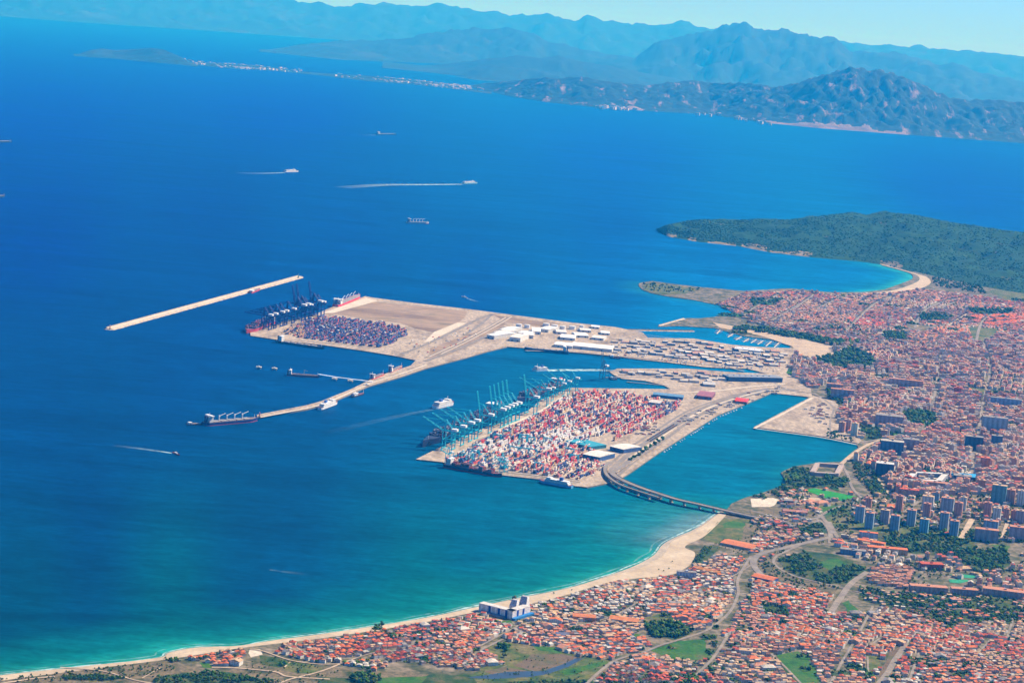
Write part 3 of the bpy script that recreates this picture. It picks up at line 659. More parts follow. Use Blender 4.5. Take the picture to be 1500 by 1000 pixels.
ship('cargo_ship', 'dark ship cut by the left picture edge, the upper of two there', 'ship', (-12, 209), (17, 208.5), 30, 11, 'cargo', (.02, .04, .07), deck=DARK)
ship('cargo_ship', 'dark ship cut by the left picture edge, the lower of two there', 'ship', (-14, 290), (7, 288.5), 26, 10, 'cargo', (.02, .04, .07), deck=DARK)
ship('motor_boat', 'tiny white motor boat heading left off the bare outer quay', 'boat', (685, 437), (676, 434.5), 7, 3, 'boat', WHITE)
ship('motor_boat', 'red pilot boat with a white bow wave speeding right on the left water', 'boat', (253, 663), (263, 667), 6, 3, 'boat', (.35, .05, .04))
ship('ferry', 'big white cruise ferry passing left of the turquoise cranes', 'ferry', (636, 598.5), (664, 592), 24, 10, 'ferry', WHITE, (.35, .37, .42))
ship('fast_ferry', 'white catamaran ferry leaving the inner dock with foam behind it', 'ferry', (801, 542), (779, 543.5), 20, 7, 'fast', WHITE)
ship('container_ship', 'large navy container ship under the turquoise cranes at the point of the yard', 'ship', (735, 602), (619, 655), 46, 17, 'container', NAVY, (.02, .02, .04), (.03, .04, .07), cargo=[(.02, .03, .08), (.02, .03, .08), (.05, .07, .12), (.10, .06, .08), (.03, .05, .10), (.2, .2, .22)])
ship('container_ship', 'container ship with a rust red cargo berthed beyond the row of raised booms', 'ship', (823, 566), (757, 590), 42, 14, 'container', (.02, .03, .10), NAVY, (.05, .05, .08), cargo=[(.02, .03, .08), (.22, .06, .05), (.05, .07, .12), (.25, .2, .2), (.03, .05, .10)])
ship('container_ship', 'dark feeder ship with a bright red bow on the front quay of the red yard', 'ship', (651, 683.5), (735, 699), 24, 9, 'container', NAVY, REDP, cargo=[(.16, .07, .06), (.05, .05, .08), (.3, .05, .05)])
ship('freight_ferry', 'light blue and white freight ship at the right end of the front quay', 'ship', (838, 715), (789, 706), 20, 8, 'ferry', (.10, .30, .50), NAVY)
ship('bulk_carrier', 'blue bulk carrier with deck cranes at the end of the bent jetty', 'ship', (298, 623), (377, 616), 30, 10, 'bulk', (.015, .03, .15), REDP, (.25, .18, .14))
ship('barge', 'flat grey supply barge off the stern of the blue bulk carrier', 'barge', (274, 622.5), (296, 622), 16, 4, 'barge', (.10, .10, .12))
ship('tanker', 'small orange decked tanker lying at the pipe trestle between mooring platforms', 'ship', (420, 549.5), (468, 553), 22, 7, 'tanker', (.02, .05, .10), REDP, (.34, .20, .12))
ship('cargo_ship', 'long navy ship with white bridge along the near side of the blue crane terminal', 'ship', (405, 501.5), (475, 511.5), 24, 8, 'cargo', NAVY, deck=(.04, .05, .08))
ship('container_ship', 'container ship with a red stern at the left tip of the blue crane terminal', 'ship', (397, 473.5), (361, 489), 46, 15, 'container', (.40, .03, .04), NAVY, cargo=[(.02, .03, .10), (.3, .05, .06), (.1, .08, .14)])
ship('container_ship', 'ship with a bright red bow and white masts by the bare outer quay', 'ship', (491, 450.5), (527, 435.5), 36, 13, 'bulk', (.60, .03, .05), NAVY, (.25, .22, .24))
ship('ferry', 'white ferry moored halfway along the bent jetty', 'ferry', (468, 600.5), (494, 591), 18, 8, 'ferry', WHITE, NAVY)
ship('tug_boat', 'dark tug moored at the bent jetty just right of the white ferry', 'boat', (516, 582), (533, 577), 12, 5, 'trawler', DARK)
ship('supply_ship', 'red hulled supply ship on the upper side of the bent jetty', 'ship', (543, 557), (562, 549.5), 18, 7, 'cargo', REDP, deck=(.35, .1, .08))
ship('supply_ship', 'red ship with a white bridge at the root of the bent jetty', 'ship', (570, 547), (589, 537.5), 16, 6, 'cargo', (.40, .05, .05), deck=(.40, .25, .2))
ship('freight_ferry', 'long dark navy freight ship on the far side of the inner dock by white sheds', 'ship', (833, 518.5), (768, 512.5), 24, 10, 'cargo', (.012, .03, .09), deck=(.03, .06, .12))
ship('tug_boat', 'small dark tug on the far side of the inner dock', 'boat', (893, 524.5), (909, 526), 10, 5, 'trawler', NAVY)
ship('pontoon_barge', 'red pontoon barge tied up at the middle of the long breakwater', 'barge', (366, 429.5), (380, 424), 20, 6, 'barge', (.50, .05, .06))
ship('fishing_trawler', 'dark trawler tied to the middle fishing pier, nearest its tip', 'boat', (893, 556.5), (904, 556.5), 8, 4, 'trawler', DARK)
ship('fishing_trawler', 'white trawler tied to the middle fishing pier near its root', 'boat', (925, 551), (938, 551.5), 8, 4, 'trawler', WHITE)
# wakes: foam on the water
mw, nt, b = newmat('wake_foam')
at_ = N(nt, 'ShaderNodeAttribute', attribute_name='Col'); sp_ = N(nt, 'ShaderNodeSeparateColor'); nt.links.new(at_.outputs['Color'], sp_.inputs[0])
no = N(nt, 'ShaderNodeTexNoise'); no.inputs['Scale'].default_value = .05; no.inputs['Detail'].default_value = 4; nt.links.new(N(nt, 'ShaderNodeNewGeometry').outputs['Position'], no.inputs['Vector'])
ml = N(nt, 'ShaderNodeMath', operation='MULTIPLY'); mr = N(nt, 'ShaderNodeMapRange'); nt.links.new(no.outputs['Fac'], mr.inputs['Value']); mr.inputs['From Min'].default_value = .3; mr.inputs['From Max'].default_value = .6
nt.links.new(mr.outputs[0], ml.inputs[0]); nt.links.new(sp_.outputs[0], ml.inputs[1]); nt.links.new(ml.outputs[0], b.inputs['Alpha'])
b.inputs['Base Color'].default_value = (.42, .58, .56, 1); b.inputs['Roughness'].default_value = .8
def wake(px, w0, w1, a0=1.0, k=1.6):
    pts = smooth_line(XY(px), 6); n = len(pts)
    mb = ribbon(pts, [w0+(w1-w0)*i/(n-1) for i in range(n)], .25, col=lambda s: (a0*(1-s)**k,)*3)
    o = mb.build('ship_wake', mw); o['kind'] = 'structure'
wake([(416, 253), (385, 254), (345, 253.5)], 22, 90, .8); wake([(677, 270), (620, 270.5), (560, 271), (500, 275)], 26, 130, 1.1, 1.0)
wake([(551, 198), (535, 198), (515, 196)], 20, 30, .5); wake([(684, 437), (700, 442)], 8, 20, .7); wake([(256, 664), (235, 661), (210, 657.5), (165, 652)], 7, 24, .85, 1.3)
wake([(637, 599), (600, 606), (540, 619), (480, 634)], 14, 44, .12, 1.2); wake([(801, 542.5), (830, 542), (874, 542), (905, 543)], 30, 40, 1.3, .6); wake([(395, 834), (425, 838), (455, 841)], 6, 26, .14)

sf = segdist  # surf: a thin broken line of foam where the water meets the beach
for k_, (w_, off_, a_) in enumerate(((4.5, -3, .75), (4, -15, .25))):
    q_ = resample(bw, 25); o_ = []
    for i in range(1, len(q_)-1):
        dx, dy = q_[i+1][0]-q_[i-1][0], q_[i+1][1]-q_[i-1][1]; d_ = math.hypot(dx, dy); j_ = mnoise.noise((q_[i][0]/90, q_[i][1]/90, k_*5.))
        o_.append((q_[i][0]+dy/d_*(off_+6*j_), q_[i][1]-dx/d_*(off_+6*j_)))
    mb = ribbon(o_, [max(1.0, w_*(1+1.3*mnoise.noise((x/70, y/70, 3.+k_)))) for x, y in o_], .22+.04*k_, col=(a_,)*3); s_o = mb.build('surf', mw); s_o['kind'] = 'structure'
# ---------------------------------------------------------------- ship-to-shore cranes
def sts_proto(up, col, name, tilt=3):
    t = empty(name, (0, 0, 0)); W, D, H = 13, 28, 48
    for x in (-W, W):
        for y in (0, -D):
            b = MB(); b.bar((x, y, 0), (x*.94, y*.98, H), 2.0); b.build('leg', M_PAINT, t, col)
    for y in (0, -D):
        b = MB(); b.bar((-W, y, 3), (W, y, 3), 2.0); b.build('sill_beam', M_PAINT, t, col); b = MB(); b.bar((-W*.96, y, H*.55), (W*.96, y, H*.55), 1.4); b.build('cross_beam', M_PAINT, t, col)
    for x in (-W, W): b = MB(); b.bar((x, 0, H*.5), (x, -D, H*.5), 2.0); b.bar((x*.97, 0, H*.5), (x*.95, -D, H-2), 1.5); b.build('side_frame', M_PAINT, t, col)
    b = MB()
    for x in (-4.5, 4.5): b.bar((x, -D-16, H+1), (x, 3, H+1), 1.5, h=2.6)
    for y in (-D-16, -D, -10, 2): b.bar((-13 if y in (-D, 2) else -4.5, y, H+1), (13 if y in (-D, 2) else 4.5, y, H+1), 1.4)
    b.build('girder', M_PAINT, t, col)
    b = MB(); b.bar((-6, 0, H), (-2.5, -4, H+30), 2.0); b.bar((6, 0, H), (2.5, -4, H+30), 2.0); b.bar((-2.5, -4, H+30), (2.5, -4, H+30), 1.6)
    b.bar((-5, -D, H+1), (-2.5, -4, H+30), 1.1); b.bar((5, -D, H+1), (2.5, -4, H+30), 1.1); b.build('apex_frame', M_PAINT, t, col)
    b = MB(); BL = 66
    if up: e = lambda s: (4+BL*s*.2, H+1+BL*s*.98)
    else: e = lambda s: (4+BL*s*math.cos(R(tilt)), H+1+BL*s*math.sin(R(tilt)))
    for x in (-4, 4): b.bar((x, *e(0)), (x*.8, *e(1)), 1.4, h=2.2)
    for k in range(1, 9): b.bar((-3.8, *e(k/8)), (3.8, *e(k/8)), 1.0)
    b.build('boom', M_PAINT, t, col)
    b = MB()
    if not up:
        for x in (-2.5, 2.5):
            for s in (.45, .92): b.bar((x, -4, H+30), (x*1.3, *e(s)), .8)
    else:
        for x in (-2.5, 2.5): b.bar((x, -4, H+30), (x*1.2, *e(.5)), .8)
    b.build('stay', M_PAINT, t, col)
    b = MB(); b.box(-6.5, 6.5, -D-9, -D+7, H+2.6, H+8.5); b.build('machine_house', M_PAINT, t, (.74, .73, .72))
    b = MB(); b.box(-2, 2, -9, -5, H-5, H-.8); b.build('cab', M_PAINT, t, WHITE)
    return t
def copy_tree(o, parent=None):
    c = o.copy(); COL.objects.link(c)
    if parent: c.parent = parent
    for ch in list(o.children): copy_tree(ch, c)
    return c
def along(poly, us, z):
    """points of a ground polyline at given photo columns"""
    out = []
    for u in us:
        for (ua, va), (ub, vb) in zip(poly[:-1], poly[1:]):
            if ua <= u <= ub:
                v = va+(vb-va)*(u-ua)/(ub-ua); p = P(u, v, z); q = P(ub, vb, z)-P(ua, va, z)
                out.append((p, math.atan2(q.y, q.x))); break
    return out
TEAL = (.02, .44, .54); BLUEC = (.008, .035, .20)
ORD = ['first', 'second', 'third', 'fourth', 'fifth', 'sixth', 'seventh', 'eighth', 'ninth', 'tenth', 'eleventh', 'twelfth', 'thirteenth', 'fourteenth', 'fifteenth', 'sixteenth', 'seventeenth', 'eighteenth', 'nineteenth', 'twentieth']
def ordn(i): return ORD[i] if i < 20 else ('twenty '+ORD[i-20] if i < 29 else str(i+1)+'th')
PR = {}
for k, c in (('teal', TEAL), ('blue', BLUEC)):
    THK[0] = 1.0 if k == 'teal' else 1.45
    for up in (0, 1): PR[k, up] = [sts_proto(up, c, 'quay_crane', 26 if k == 'teal' else 3), False]
THK[0] = 1.0
def place(proto, loc, rz, label, cat, group, s=1.0):
    o = proto[0] if not proto[1] else copy_tree(proto[0]); proto[1] = True
    o.location = loc; o.rotation_euler = (0, 0, rz); o.scale = (s, s, s)
    return tag(o, label, cat, group)
q2 = [(609, 674)]+P2_QUAY
lst = [(646, 0), (659, 0), (671, 0), (680, 0), (700, 1), (718, 1), (724, 1), (730, 1), (736, 1), (742, 1), (768, 1), (785, 0), (796, 0), (812, 0), (820, 0), (832, 0)]
nd = nu_ = 0
for (p, a), (u, up) in zip(along(q2, [x[0] for x in lst], 3.5), lst):
    off = Vector((math.sin(a), -math.cos(a), 0))*7
    if up: lb = f'turquoise quay crane with its boom raised, {ordn(nu_)} raised one from the left'; nu_ += 1
    else: lb = f'turquoise quay crane with its boom half raised, {ordn(nd)} such from the left'; nd += 1
    place(PR['teal', up], p+off, a, lb, 'crane', 'turquoise quay cranes', 1.08 if u < 790 else .84)
q1 = [(366, 486), (419, 471), (468, 459), (481, 453), (535, 435)]
lst = [(382, 0), (389, 0), (399, 0), (405, 0), (416, 0), (430, 1), (436, 1), (441, 0), (454, 1), (460, 0)]; nd = nu_ = 0
for (p, a), (u, up) in zip(along(q1, [x[0] for x in lst], 3.9), lst):
    off = Vector((math.sin(a), -math.cos(a), 0))*7
    if up: lb = f'dark blue quay crane with its boom raised, {ordn(nu_)} raised one from the left'; nu_ += 1
    else: lb = f'dark blue quay crane with its boom lowered, {ordn(nd)} lowered one from the left'; nd += 1
    place(PR['blue', up], p+off, a, lb, 'crane', 'dark blue quay cranes', 1.2 if up else 1.08)
place([sts_proto(1, (.03, .12, .2), 'quay_crane'), False], P(882, 556, 3.5), R(150), 'lone crane with a white house and raised mast on the fishing pier tip', 'crane', None, .9)
for u, v, lb in ((655, 680, 'turquoise crane standing on the front quay by the feeder ship stern'), (735, 692, 'turquoise crane standing on the front quay by the red bow')):
    a = math.atan2((P(733, 697)-P(647, 678)).y, (P(733, 697)-P(647, 678)).x)
    place(PR['teal', 0], P(u, v, 3.5), a+math.pi, lb, 'crane', 'turquoise quay cranes', .62)
# yard gantries
def rtg(col, name='yard_gantry'):
    t = empty(name, (0, 0, 0)); W, H = 12.5, 22
    for x in (-W, W):
        b = MB(); b.bar((x, -5, 1), (x, -4, H), 1.3); b.bar((x, 5, 1), (x, 4, H), 1.3); b.bar((x, -7, 1.5), (x, 7, 1.5), 1.8); b.build('leg_frame', M_PAINT, t, col)
    b = MB(); b.bar((-W-1, -4, H), (W+1, -4, H), 1.7); b.bar((-W-1, 4, H), (W+1, 4, H), 1.7); b.build('top_girder', M_PAINT, t, col)
    b = MB(); b.box(-3, 3, -4.5, 4.5, H+.9, H+4); b.build('trolley', M_PAINT, t, WHITE); return t

# ---------------------------------------------------------------- containers
cmesh = MB(); cmesh.box(-6.05, 6.05, -1.2, 1.2, .12, 2.5)
for x in (-6.02, 6.02):
    for y in (-1.17, 1.17): cmesh.box(x-.12, x+.12, y-.1, y+.1, 0, 2.6, (.85, .85, .85))
for x in (-5, -3, -1, 1, 3, 5):
    for y in (-1.2, 1.2): cmesh.box(x-.5, x+.5, y-.05, y+.05, .3, 2.3, (.9, .9, .9))
M_CONT = tinted('container_paint', 'obj', rough=.6, spec=.25, nscale=.6, lo=.75, hi=1.1)
CM = cmesh.mesh('container', M_CONT)
CNAME = {(.42, .03, .035): 'bright red', (.50, .08, .06): 'orange red', (.55, .53, .52): 'white', (.02, .03, .09): 'navy', (.03, .06, .17): 'blue', (.30, .10, .09): 'dull maroon', (.04, .22, .30): 'turquoise', (.22, .22, .24): 'grey', (.40, .25, .14): 'tan', (.5, .2, .18): 'pink', (.62, .52, .42): 'cream', (.50, .10, .06): 'rust orange', (.03, .07, .22): 'bright blue', (.40, .08, .06): 'brick red'}
rest = MB(); stacks = []
def yard(poly_px, dirline, excl, pick, hi, dens, z, single):
    poly = XY(poly_px, z); ex = [XY(e, z) for e in excl]
    a = P(*dirline[0], z); b = P(*dirline[1], z); ang = math.atan2(b.y-a.y, b.x-a.x); ca, sa = math.cos(ang), math.sin(ang)
    cx = sum(p[0] for p in poly)/len(poly); cy = sum(p[1] for p in poly)/len(poly)
    loc = [((x-cx)*ca+(y-cy)*sa, -(x-cx)*sa+(y-cy)*ca) for x, y in poly]
    x0, x1 = min(p[0] for p in loc), max(p[0] for p in loc); y0, y1 = min(p[1] for p in loc), max(p[1] for p in loc)
    pts = []; y = y0; row = 0
    while y < y1:
        x = x0; k = 0
        bh = rnd.choice((2, 3, 3, 4, 5))
        while x < x1:
            if k % 7 == 6: x += 20; bh = rnd.choice((1, 2, 3, 3, 4, 5))
            pts.append((x, y, max(1, min(hi, bh+rnd.choice((-2, -1, 0, 0, 0, 1)))), row, k)); x += 12.9; k += 1
        row += 1; y += 2.75 if row % 6 else 2.75+15
    A = np.array([(p[0], p[1]) for p in pts]); wx = cx+A[:, 0]*ca-A[:, 1]*sa; wy = cy+A[:, 0]*sa+A[:, 1]*ca
    ok = inside(poly, wx, wy)
    for e in ex: ok &= ~inside(e, wx, wy)
    for i in np.nonzero(ok)[0]:
        if rnd.random() > dens: continue
        stacks.append((wx[i], wy[i], ang, pts[i][2], z, pick, single))
    return ang
def pick2(x, y):
    a_, b_ = x*math.cos(ANG2)+y*math.sin(ANG2), -x*math.sin(ANG2)+y*math.cos(ANG2)
    key = (int(a_//26), int(b_//9))
    if rnd.random() < .62:
        if key not in BAYC: BAYC[key] = pick2b(x, y)
        return BAYC[key]
    return pick2b(x, y)
BAYC = {}; ANG2 = math.atan2((P(773, 603)-P(635, 661)).y, (P(773, 603)-P(635, 661)).x)
def pick2b(x, y):
    u, v = PX((x, y, 5)); w_ = .0
    n = mnoise.noise((x/60, y/60, 2.)); r_ = rnd.random()
    if (((u-845)/48)**2+((v-640)/14)**2 < 1 or ((u-760)/60)**2+((v-655)/10)**2 < 1) and r_ < .6: return (.55, .53, .52)
    if u < 745 and v > 640 and r_ < .45: return rnd.choice(((.04, .22, .30), (.55, .53, .52), (.03, .06, .17)))
    if u > 960 and r_ < .5: return rnd.choice(((.03, .06, .17), (.30, .10, .09), (.22, .22, .24)))
    return rnd.choice(((.42, .03, .035), (.42, .03, .035), (.50, .08, .06), (.50, .10, .06), (.5, .2, .18), (.62, .52, .42), (.62, .52, .42), (.55, .53, .52), (.02, .03, .09), (.02, .03, .09), (.03, .06, .17), (.03, .06, .17), (.30, .10, .09), (.22, .22, .24), (.40, .25, .14)))
def pick1(x, y):
    if PX((x, y, 4))[0] < 445 and rnd.random() < .5: return (.40, .25, .14)
    return rnd.choice(((.02, .05, .20), (.02, .05, .20), (.02, .05, .20), (.40, .06, .05), (.02, .03, .09), (.02, .03, .09), (.03, .06, .17), (.02, .03, .09), (.30, .10, .09), (.22, .07, .07), (.22, .22, .24)))
Y2 = [(662, 674), (690, 655), (745, 626), (800, 599), (842, 575), (900, 573), (985, 583), (1000, 590), (985, 606), (950, 626), (915, 637), (890, 652), (862, 668), (885, 676), (872, 692), (848, 702), (800, 697), (735, 687), (690, 682)]
ang2 = yard(Y2, ((635, 661), (773, 603)), [[(900, 572), (960, 576), (1002, 584), (985, 590), (940, 582)], [(862, 640), (900, 636), (895, 658), (864, 662)]], pick2, 5, .86, 3.5, True)
Y1 = [(412, 488), (425, 480), (455, 469), (472, 464), (500, 466), (545, 473), (592, 480), (598, 490), (575, 503), (555, 509), (500, 503), (445, 496)]
ang1 = yard(Y1, ((366, 486), (468, 459)), [], pick1, 4, .72, 3.9, False)
stacks.sort(key=lambda s: math.hypot(s[0], s[1]))
nind = 0; corder = {}
for (x, y, a, n, z, pick, single) in stacks:
    for k in range(n):
        c = pick(x, y); zz = z+k*2.6
        if nind < 300:
            o = link_mesh('shipping_container', CM, None, c); o.location = (x, y, zz+.02); o.rotation_euler = (0, 0, a); nind += 1
            u, v = PX((x, y, zz)); cn = CNAME[c]; pos = 'right end' if u > 840 else ('right part' if u > 800 else ('middle' if u > 760 else 'left part'))
            lvl = ('' if n == 1 else 'bottom') if k == 0 else ('top' if k == n-1 else 'middle'); key = (cn, pos, lvl); i = corder[key] = corder.get(key, -1)+1
            st = f'of {n} stacked' if n > 1 else 'standing alone'
            tag(o, f'{ordn(i)} {cn} container, {(lvl+" "+st).strip()}, {pos} of front quay', 'container', 'containers of the front rows of the red yard')
        else:
            rest.rbox(x, y, a, 12.1, 2.44, zz, zz+2.58, c)
o = rest.build('shipping_containers', M_ATTR); tag(o, 'thousands of stacked red, white and blue containers filling the two terminals', 'containers', None, 'stuff')
pt, pb = [rtg(TEAL), False], [rtg(BLUEC), False]; k = 0
for i in range(26):
    u = rnd.uniform(668, 850); v = rnd.uniform(640, 690)
    if not in1(Y2, u, v) or (u > 780 and rnd.random() < .5): continue
    p = P(u, v, 3.5); place(pt, p, ang2+math.pi/2, f'turquoise yard gantry straddling container rows, {ordn(k)} placed from nowhere', 'gantry crane', 'turquoise yard gantries'); k += 1
gs = sorted([o for o in COL.objects if o.name.startswith('yard_gantry') and o.get('label')], key=lambda o: PX(o.location)[0])
for i, o in enumerate(gs): o['label'] = f'turquoise yard gantry straddling the container rows, {ordn(i)} from the left'
us = sorted(rnd.uniform(450, 590) for _ in range(15)); k = 0
for u in us:
    v = rnd.uniform(473, 502)
    if not in1(Y1, u, v): continue
    place(pb, P(u, v, 3.9), ang1+math.pi/2, f'dark blue yard gantry over the blue container rows, {ordn(k)} from the left', 'gantry crane', 'dark blue yard gantries'); k += 1
for pr in list(PR.values())+[pt, pb]:
    if not pr[1]:
        for ch in list(pr[0].children): bpy.data.objects.remove(ch)
        bpy.data.objects.remove(pr[0])

# ---------------------------------------------------------------- sheds and port buildings
def shed(name, a, b, wd, h, wall, roof, label, cat='warehouse', z=3.5, rh=3.5, doors=0, group=None, flat=False):
    """a,b: photo pixels of the two ends of the long near edge; wd: depth away from the camera"""
    A, B = P(*a, z), P(*b, z); L = (B-A).length; ang = math.atan2(B.y-A.y, B.x-A.x)
    c = (A+B)/2 + Vector((-math.sin(ang), math.cos(ang), 0))*wd/2
    t = tag(empty(name, (c.x, c.y, z), ang), label, cat, group); r = rect(0, 0, 0, L, wd)
    mb = MB(); mb.prism(r, 0, h, wall)
    if not flat:
        p = [Vector((q[0], q[1], h)) for q in r]; r0 = (p[0]+p[3])/2; r1 = (p[1]+p[2])/2; r0.z = r1.z = h+rh
        mb.face([p[1], p[2], r1], wall); mb.face([p[3], p[0], r0], wall)
    mb.build('wall', M_ATTR, t)
    mb = MB()
    if flat:
        mb.box(-L/2-.4, L/2+.4, -wd/2-.4, wd/2+.4, h+.05, h+1.0, roof)
        for k in range(max(1, int(L/25))): mb.box(-L/2+5+k*24, -L/2+9+k*24, -3, 3, h+1, h+3, tuple(x*.8 for x in roof))
    else: mb.gable(rect(0, 0, 0, L+1.2, wd+1.2), h+.1, h+rh+.25, 0, roof, roof)
    mb.build('roof', M_ATTR, t)
    for k in range(doors):
        x = -L/2+L*(k+.5)/doors; mb = MB(); mb.box(x-3, x+3, -wd/2-.3, -wd/2-.05, 0, min(h*.7, 6)); mb.build('door', M_PAINT, t, (.05, .12, .22))
    return t
CREAM = (.60, .55, .48); GREY = (.32, .30, .29)
shed('warehouse', (853, 671), (878, 676), 90, 13, (.04, .09, .22), CREAM, 'cream roofed warehouse with a blue front, the left of two beside the rail curve', doors=4)
shed('warehouse', (893, 659), (913, 664), 85, 12, (.05, .10, .24), CREAM, 'cream roofed warehouse with a blue front, the right of two beside the rail curve', doors=3)
shed('canopy_hall', (864, 659), (888, 656), 100, 9, (.03, .17, .22), (.03, .26, .34), 'flat turquoise roofed hall behind the two cream warehouses', flat=True)
shed('warehouse', (1020, 583.5), (1042, 586), 110, 11, (.16, .07, .09), (.28, .10, .13), 'purple red roofed warehouse by the port roads', doors=3)
shed('market_hall', (1076, 590), (1094, 592), 70, 8, (.30, .10, .09), (.62, .04, .04), 'bright red roofed hall at the head of the turquoise basin', doors=2)
shed('terminal_building', (1068, 558.5), (1146, 560), 60, 16, (.05, .09, .17), (.20, .22, .26), 'long blue grey terminal building at the dead end of the inner dock', 'terminal', flat=True)
shed('warehouse', (956, 581.5), (1000, 586), 50, 10, (.03, .08, .20), (.10, .22, .36), 'blue roofed warehouse along the upper rim of the red yard')
shed('warehouse', (1030, 565.5), (1048, 567), 60, 8, GREY, (.42, .40, .38), 'grey roofed shed between the fishing piers and the port roads')
shed('terminal_building', (1075, 515), (1113, 519), 70, 12, (.10, .16, .28), (.50, .50, .52), 'pale roofed ferry terminal beside the marina basin', 'terminal', flat=True)
shed('warehouse', (950, 592), (966, 594), 60, 8, GREY, (.5, .46, .42), 'pale shed at the upper right corner of the red yard')
n = 0
for (a, b, wd, h) in [((713, 495), (724, 497), 150, 14), ((722, 491), (733, 493), 140, 14), ((732, 487), (745, 489), 120, 14), ((746, 499), (762, 501), 110, 16), ((757, 492), (770, 494), 80, 14), ((767, 495), (781, 496), 90, 14), ((779, 489), (792, 490), 110, 12), ((790, 485), (803, 487), 100, 12),
        ((811, 508), (838, 511), 80, 11), ((836, 510), (896, 516), 95, 12), ((820, 497), (842, 499), 90, 10), ((843, 494), (862, 495), 80, 9), ((866, 497), (884, 499), 70, 9), ((815, 489), (830, 490), 70, 9), ((850, 486), (866, 487), 60, 8), ((880, 490), (893, 491), 60, 8), ((866, 481), (878, 482), 50, 8)]:
    shed('warehouse', a, b, wd, h, (.55, .53, .50), rnd.choice(((.70, .68, .66), (.66, .64, .62), (.6, .55, .5))), f'white warehouse on the upper dock side, {ordn(n)} counted from the brown open ground', group='white warehouses beside the inner dock', z=3.9, doors=2); n += 1
occ = []; n = 0; cand = []
for i in range(900):
    u, v = rnd.uniform(895, 1150), rnd.uniform(494, 540)
    if not in1([(900, 498), (950, 500), (1020, 502), (1072, 510), (1150, 516), (1145, 538), (1110, 538), (1040, 534), (960, 522), (900, 517)], u, v) or any(abs(u-a)+2.2*abs(v-b) < 11 for a, b in occ): continue
    occ.append((u, v))
for i in range(200):
    u, v = rnd.uniform(905, 1070), rnd.uniform(546, 566)
    if not in1([(908, 546), (1000, 546), (1060, 548), (1065, 560), (1000, 562), (980, 556), (920, 552)], u, v) or any(abs(u-a)+2.2*abs(v-b) < 11 for a, b in occ): continue
    occ.append((u, v))
for u, v in sorted(occ):
    w_ = rnd.uniform(5, 14); n += 1
    shed('port_shed', (u-w_/2, v), (u+w_/2, v+w_*.07), rnd.uniform(15, 50), rnd.uniform(5, 9), rnd.choice(((.5, .46, .42), (.3, .27, .25), (.10, .16, .26))), rnd.choice(((.52, .47, .41), (.40, .34, .28), (.46, .42, .38), (.30, .27, .25), (.40, .22, .16), (.36, .33, .30))),
         f'low port shed, {ordn(n-1) if n < 20 else "number "+str(n)} from the left between the marina and the fishing piers', 'shed', 3.9, 2, 0, 'small sheds of the ferry port')
# parked trailers and lorries on the hardstanding
tm = MB(); tm.box(-6.5, 4.2, -1.25, 1.25, 1.1, 4.0); tm.box(4.6, 6.6, -1.2, 1.2, .8, 3.4, (.6, .6, .65))
for x in (-5.2, -4, 3.2, 5.8):
    for y in (-1.1, 1.1): tm.box(x-.5, x+.5, y-.2, y+.2, 0, 1.0, (.06, .06, .06))
TM = tm.mesh('lorry', [tinted('lorry_paint', 'obj', nscale=.4)])
lz = [([(905, 505), (1060, 512), (1150, 522), (1140, 545), (1040, 538), (905, 521)], 190, 3.9), ([(990, 610), (1040, 590), (1110, 572), (1150, 566), (1140, 576), (1060, 600), (1000, 632)], 50, 3.5), ([(1170, 600), (1205, 590), (1218, 600), (1210, 625), (1190, 612)], 36, 4.8), ([(596, 500), (650, 490), (690, 480), (700, 490), (650, 515), (610, 520)], 40, 3.9), ([(860, 675), (885, 668), (890, 688), (870, 700)], 24, 3.5), ([(925, 628), (960, 618), (975, 625), (940, 643)], 26, 3.5)]
for poly, cnt, z in lz:
    k = 0; a = ang2+rnd.choice((0, math.pi/2))
    while k < cnt:
        u, v = rnd.uniform(min(p[0] for p in poly), max(p[0] for p in poly)), rnd.uniform(min(p[1] for p in poly), max(p[1] for p in poly))
        if not in1(poly, u, v): continue
        o = link_mesh('parked_lorry', TM, None, rnd.choice(((.55, .53, .5), (.42, .38, .34), (.12, .14, .22), (.36, .10, .07), (.2, .19, .18)))); o.location = P(u, v, z+.35); o.rotation_euler = (0, 0, a); k += 1
        tag(o, 'box lorry parked on the open concrete of the port', 'lorry', 'lorries parked round the port')
# storage tanks beside the white warehouses
n = 0
for u, v, r_ in [(800, 478, 14), (812, 480, 14), (824, 482, 12), (838, 482, 14), (760, 479, 12), (772, 480, 12), (852, 481, 10)]:
    p = P(u, v, 3.9); t = tag(empty('storage_tank', p), f'white round storage tank, {ordn(n)} from the left behind the white warehouses', 'tank', 'storage tanks on the upper dock side'); n += 1
    mb = MB(); mb.cyl(0, 0, r_, 0, 13, 20); mb.build('shell', M_PAINT, t, WHITE); mb = MB(); mb.cyl(0, 0, r_+.2, 13.02, 15, 20, r1=1); mb.build('roof', M_PAINT, t, (.6, .58, .55))

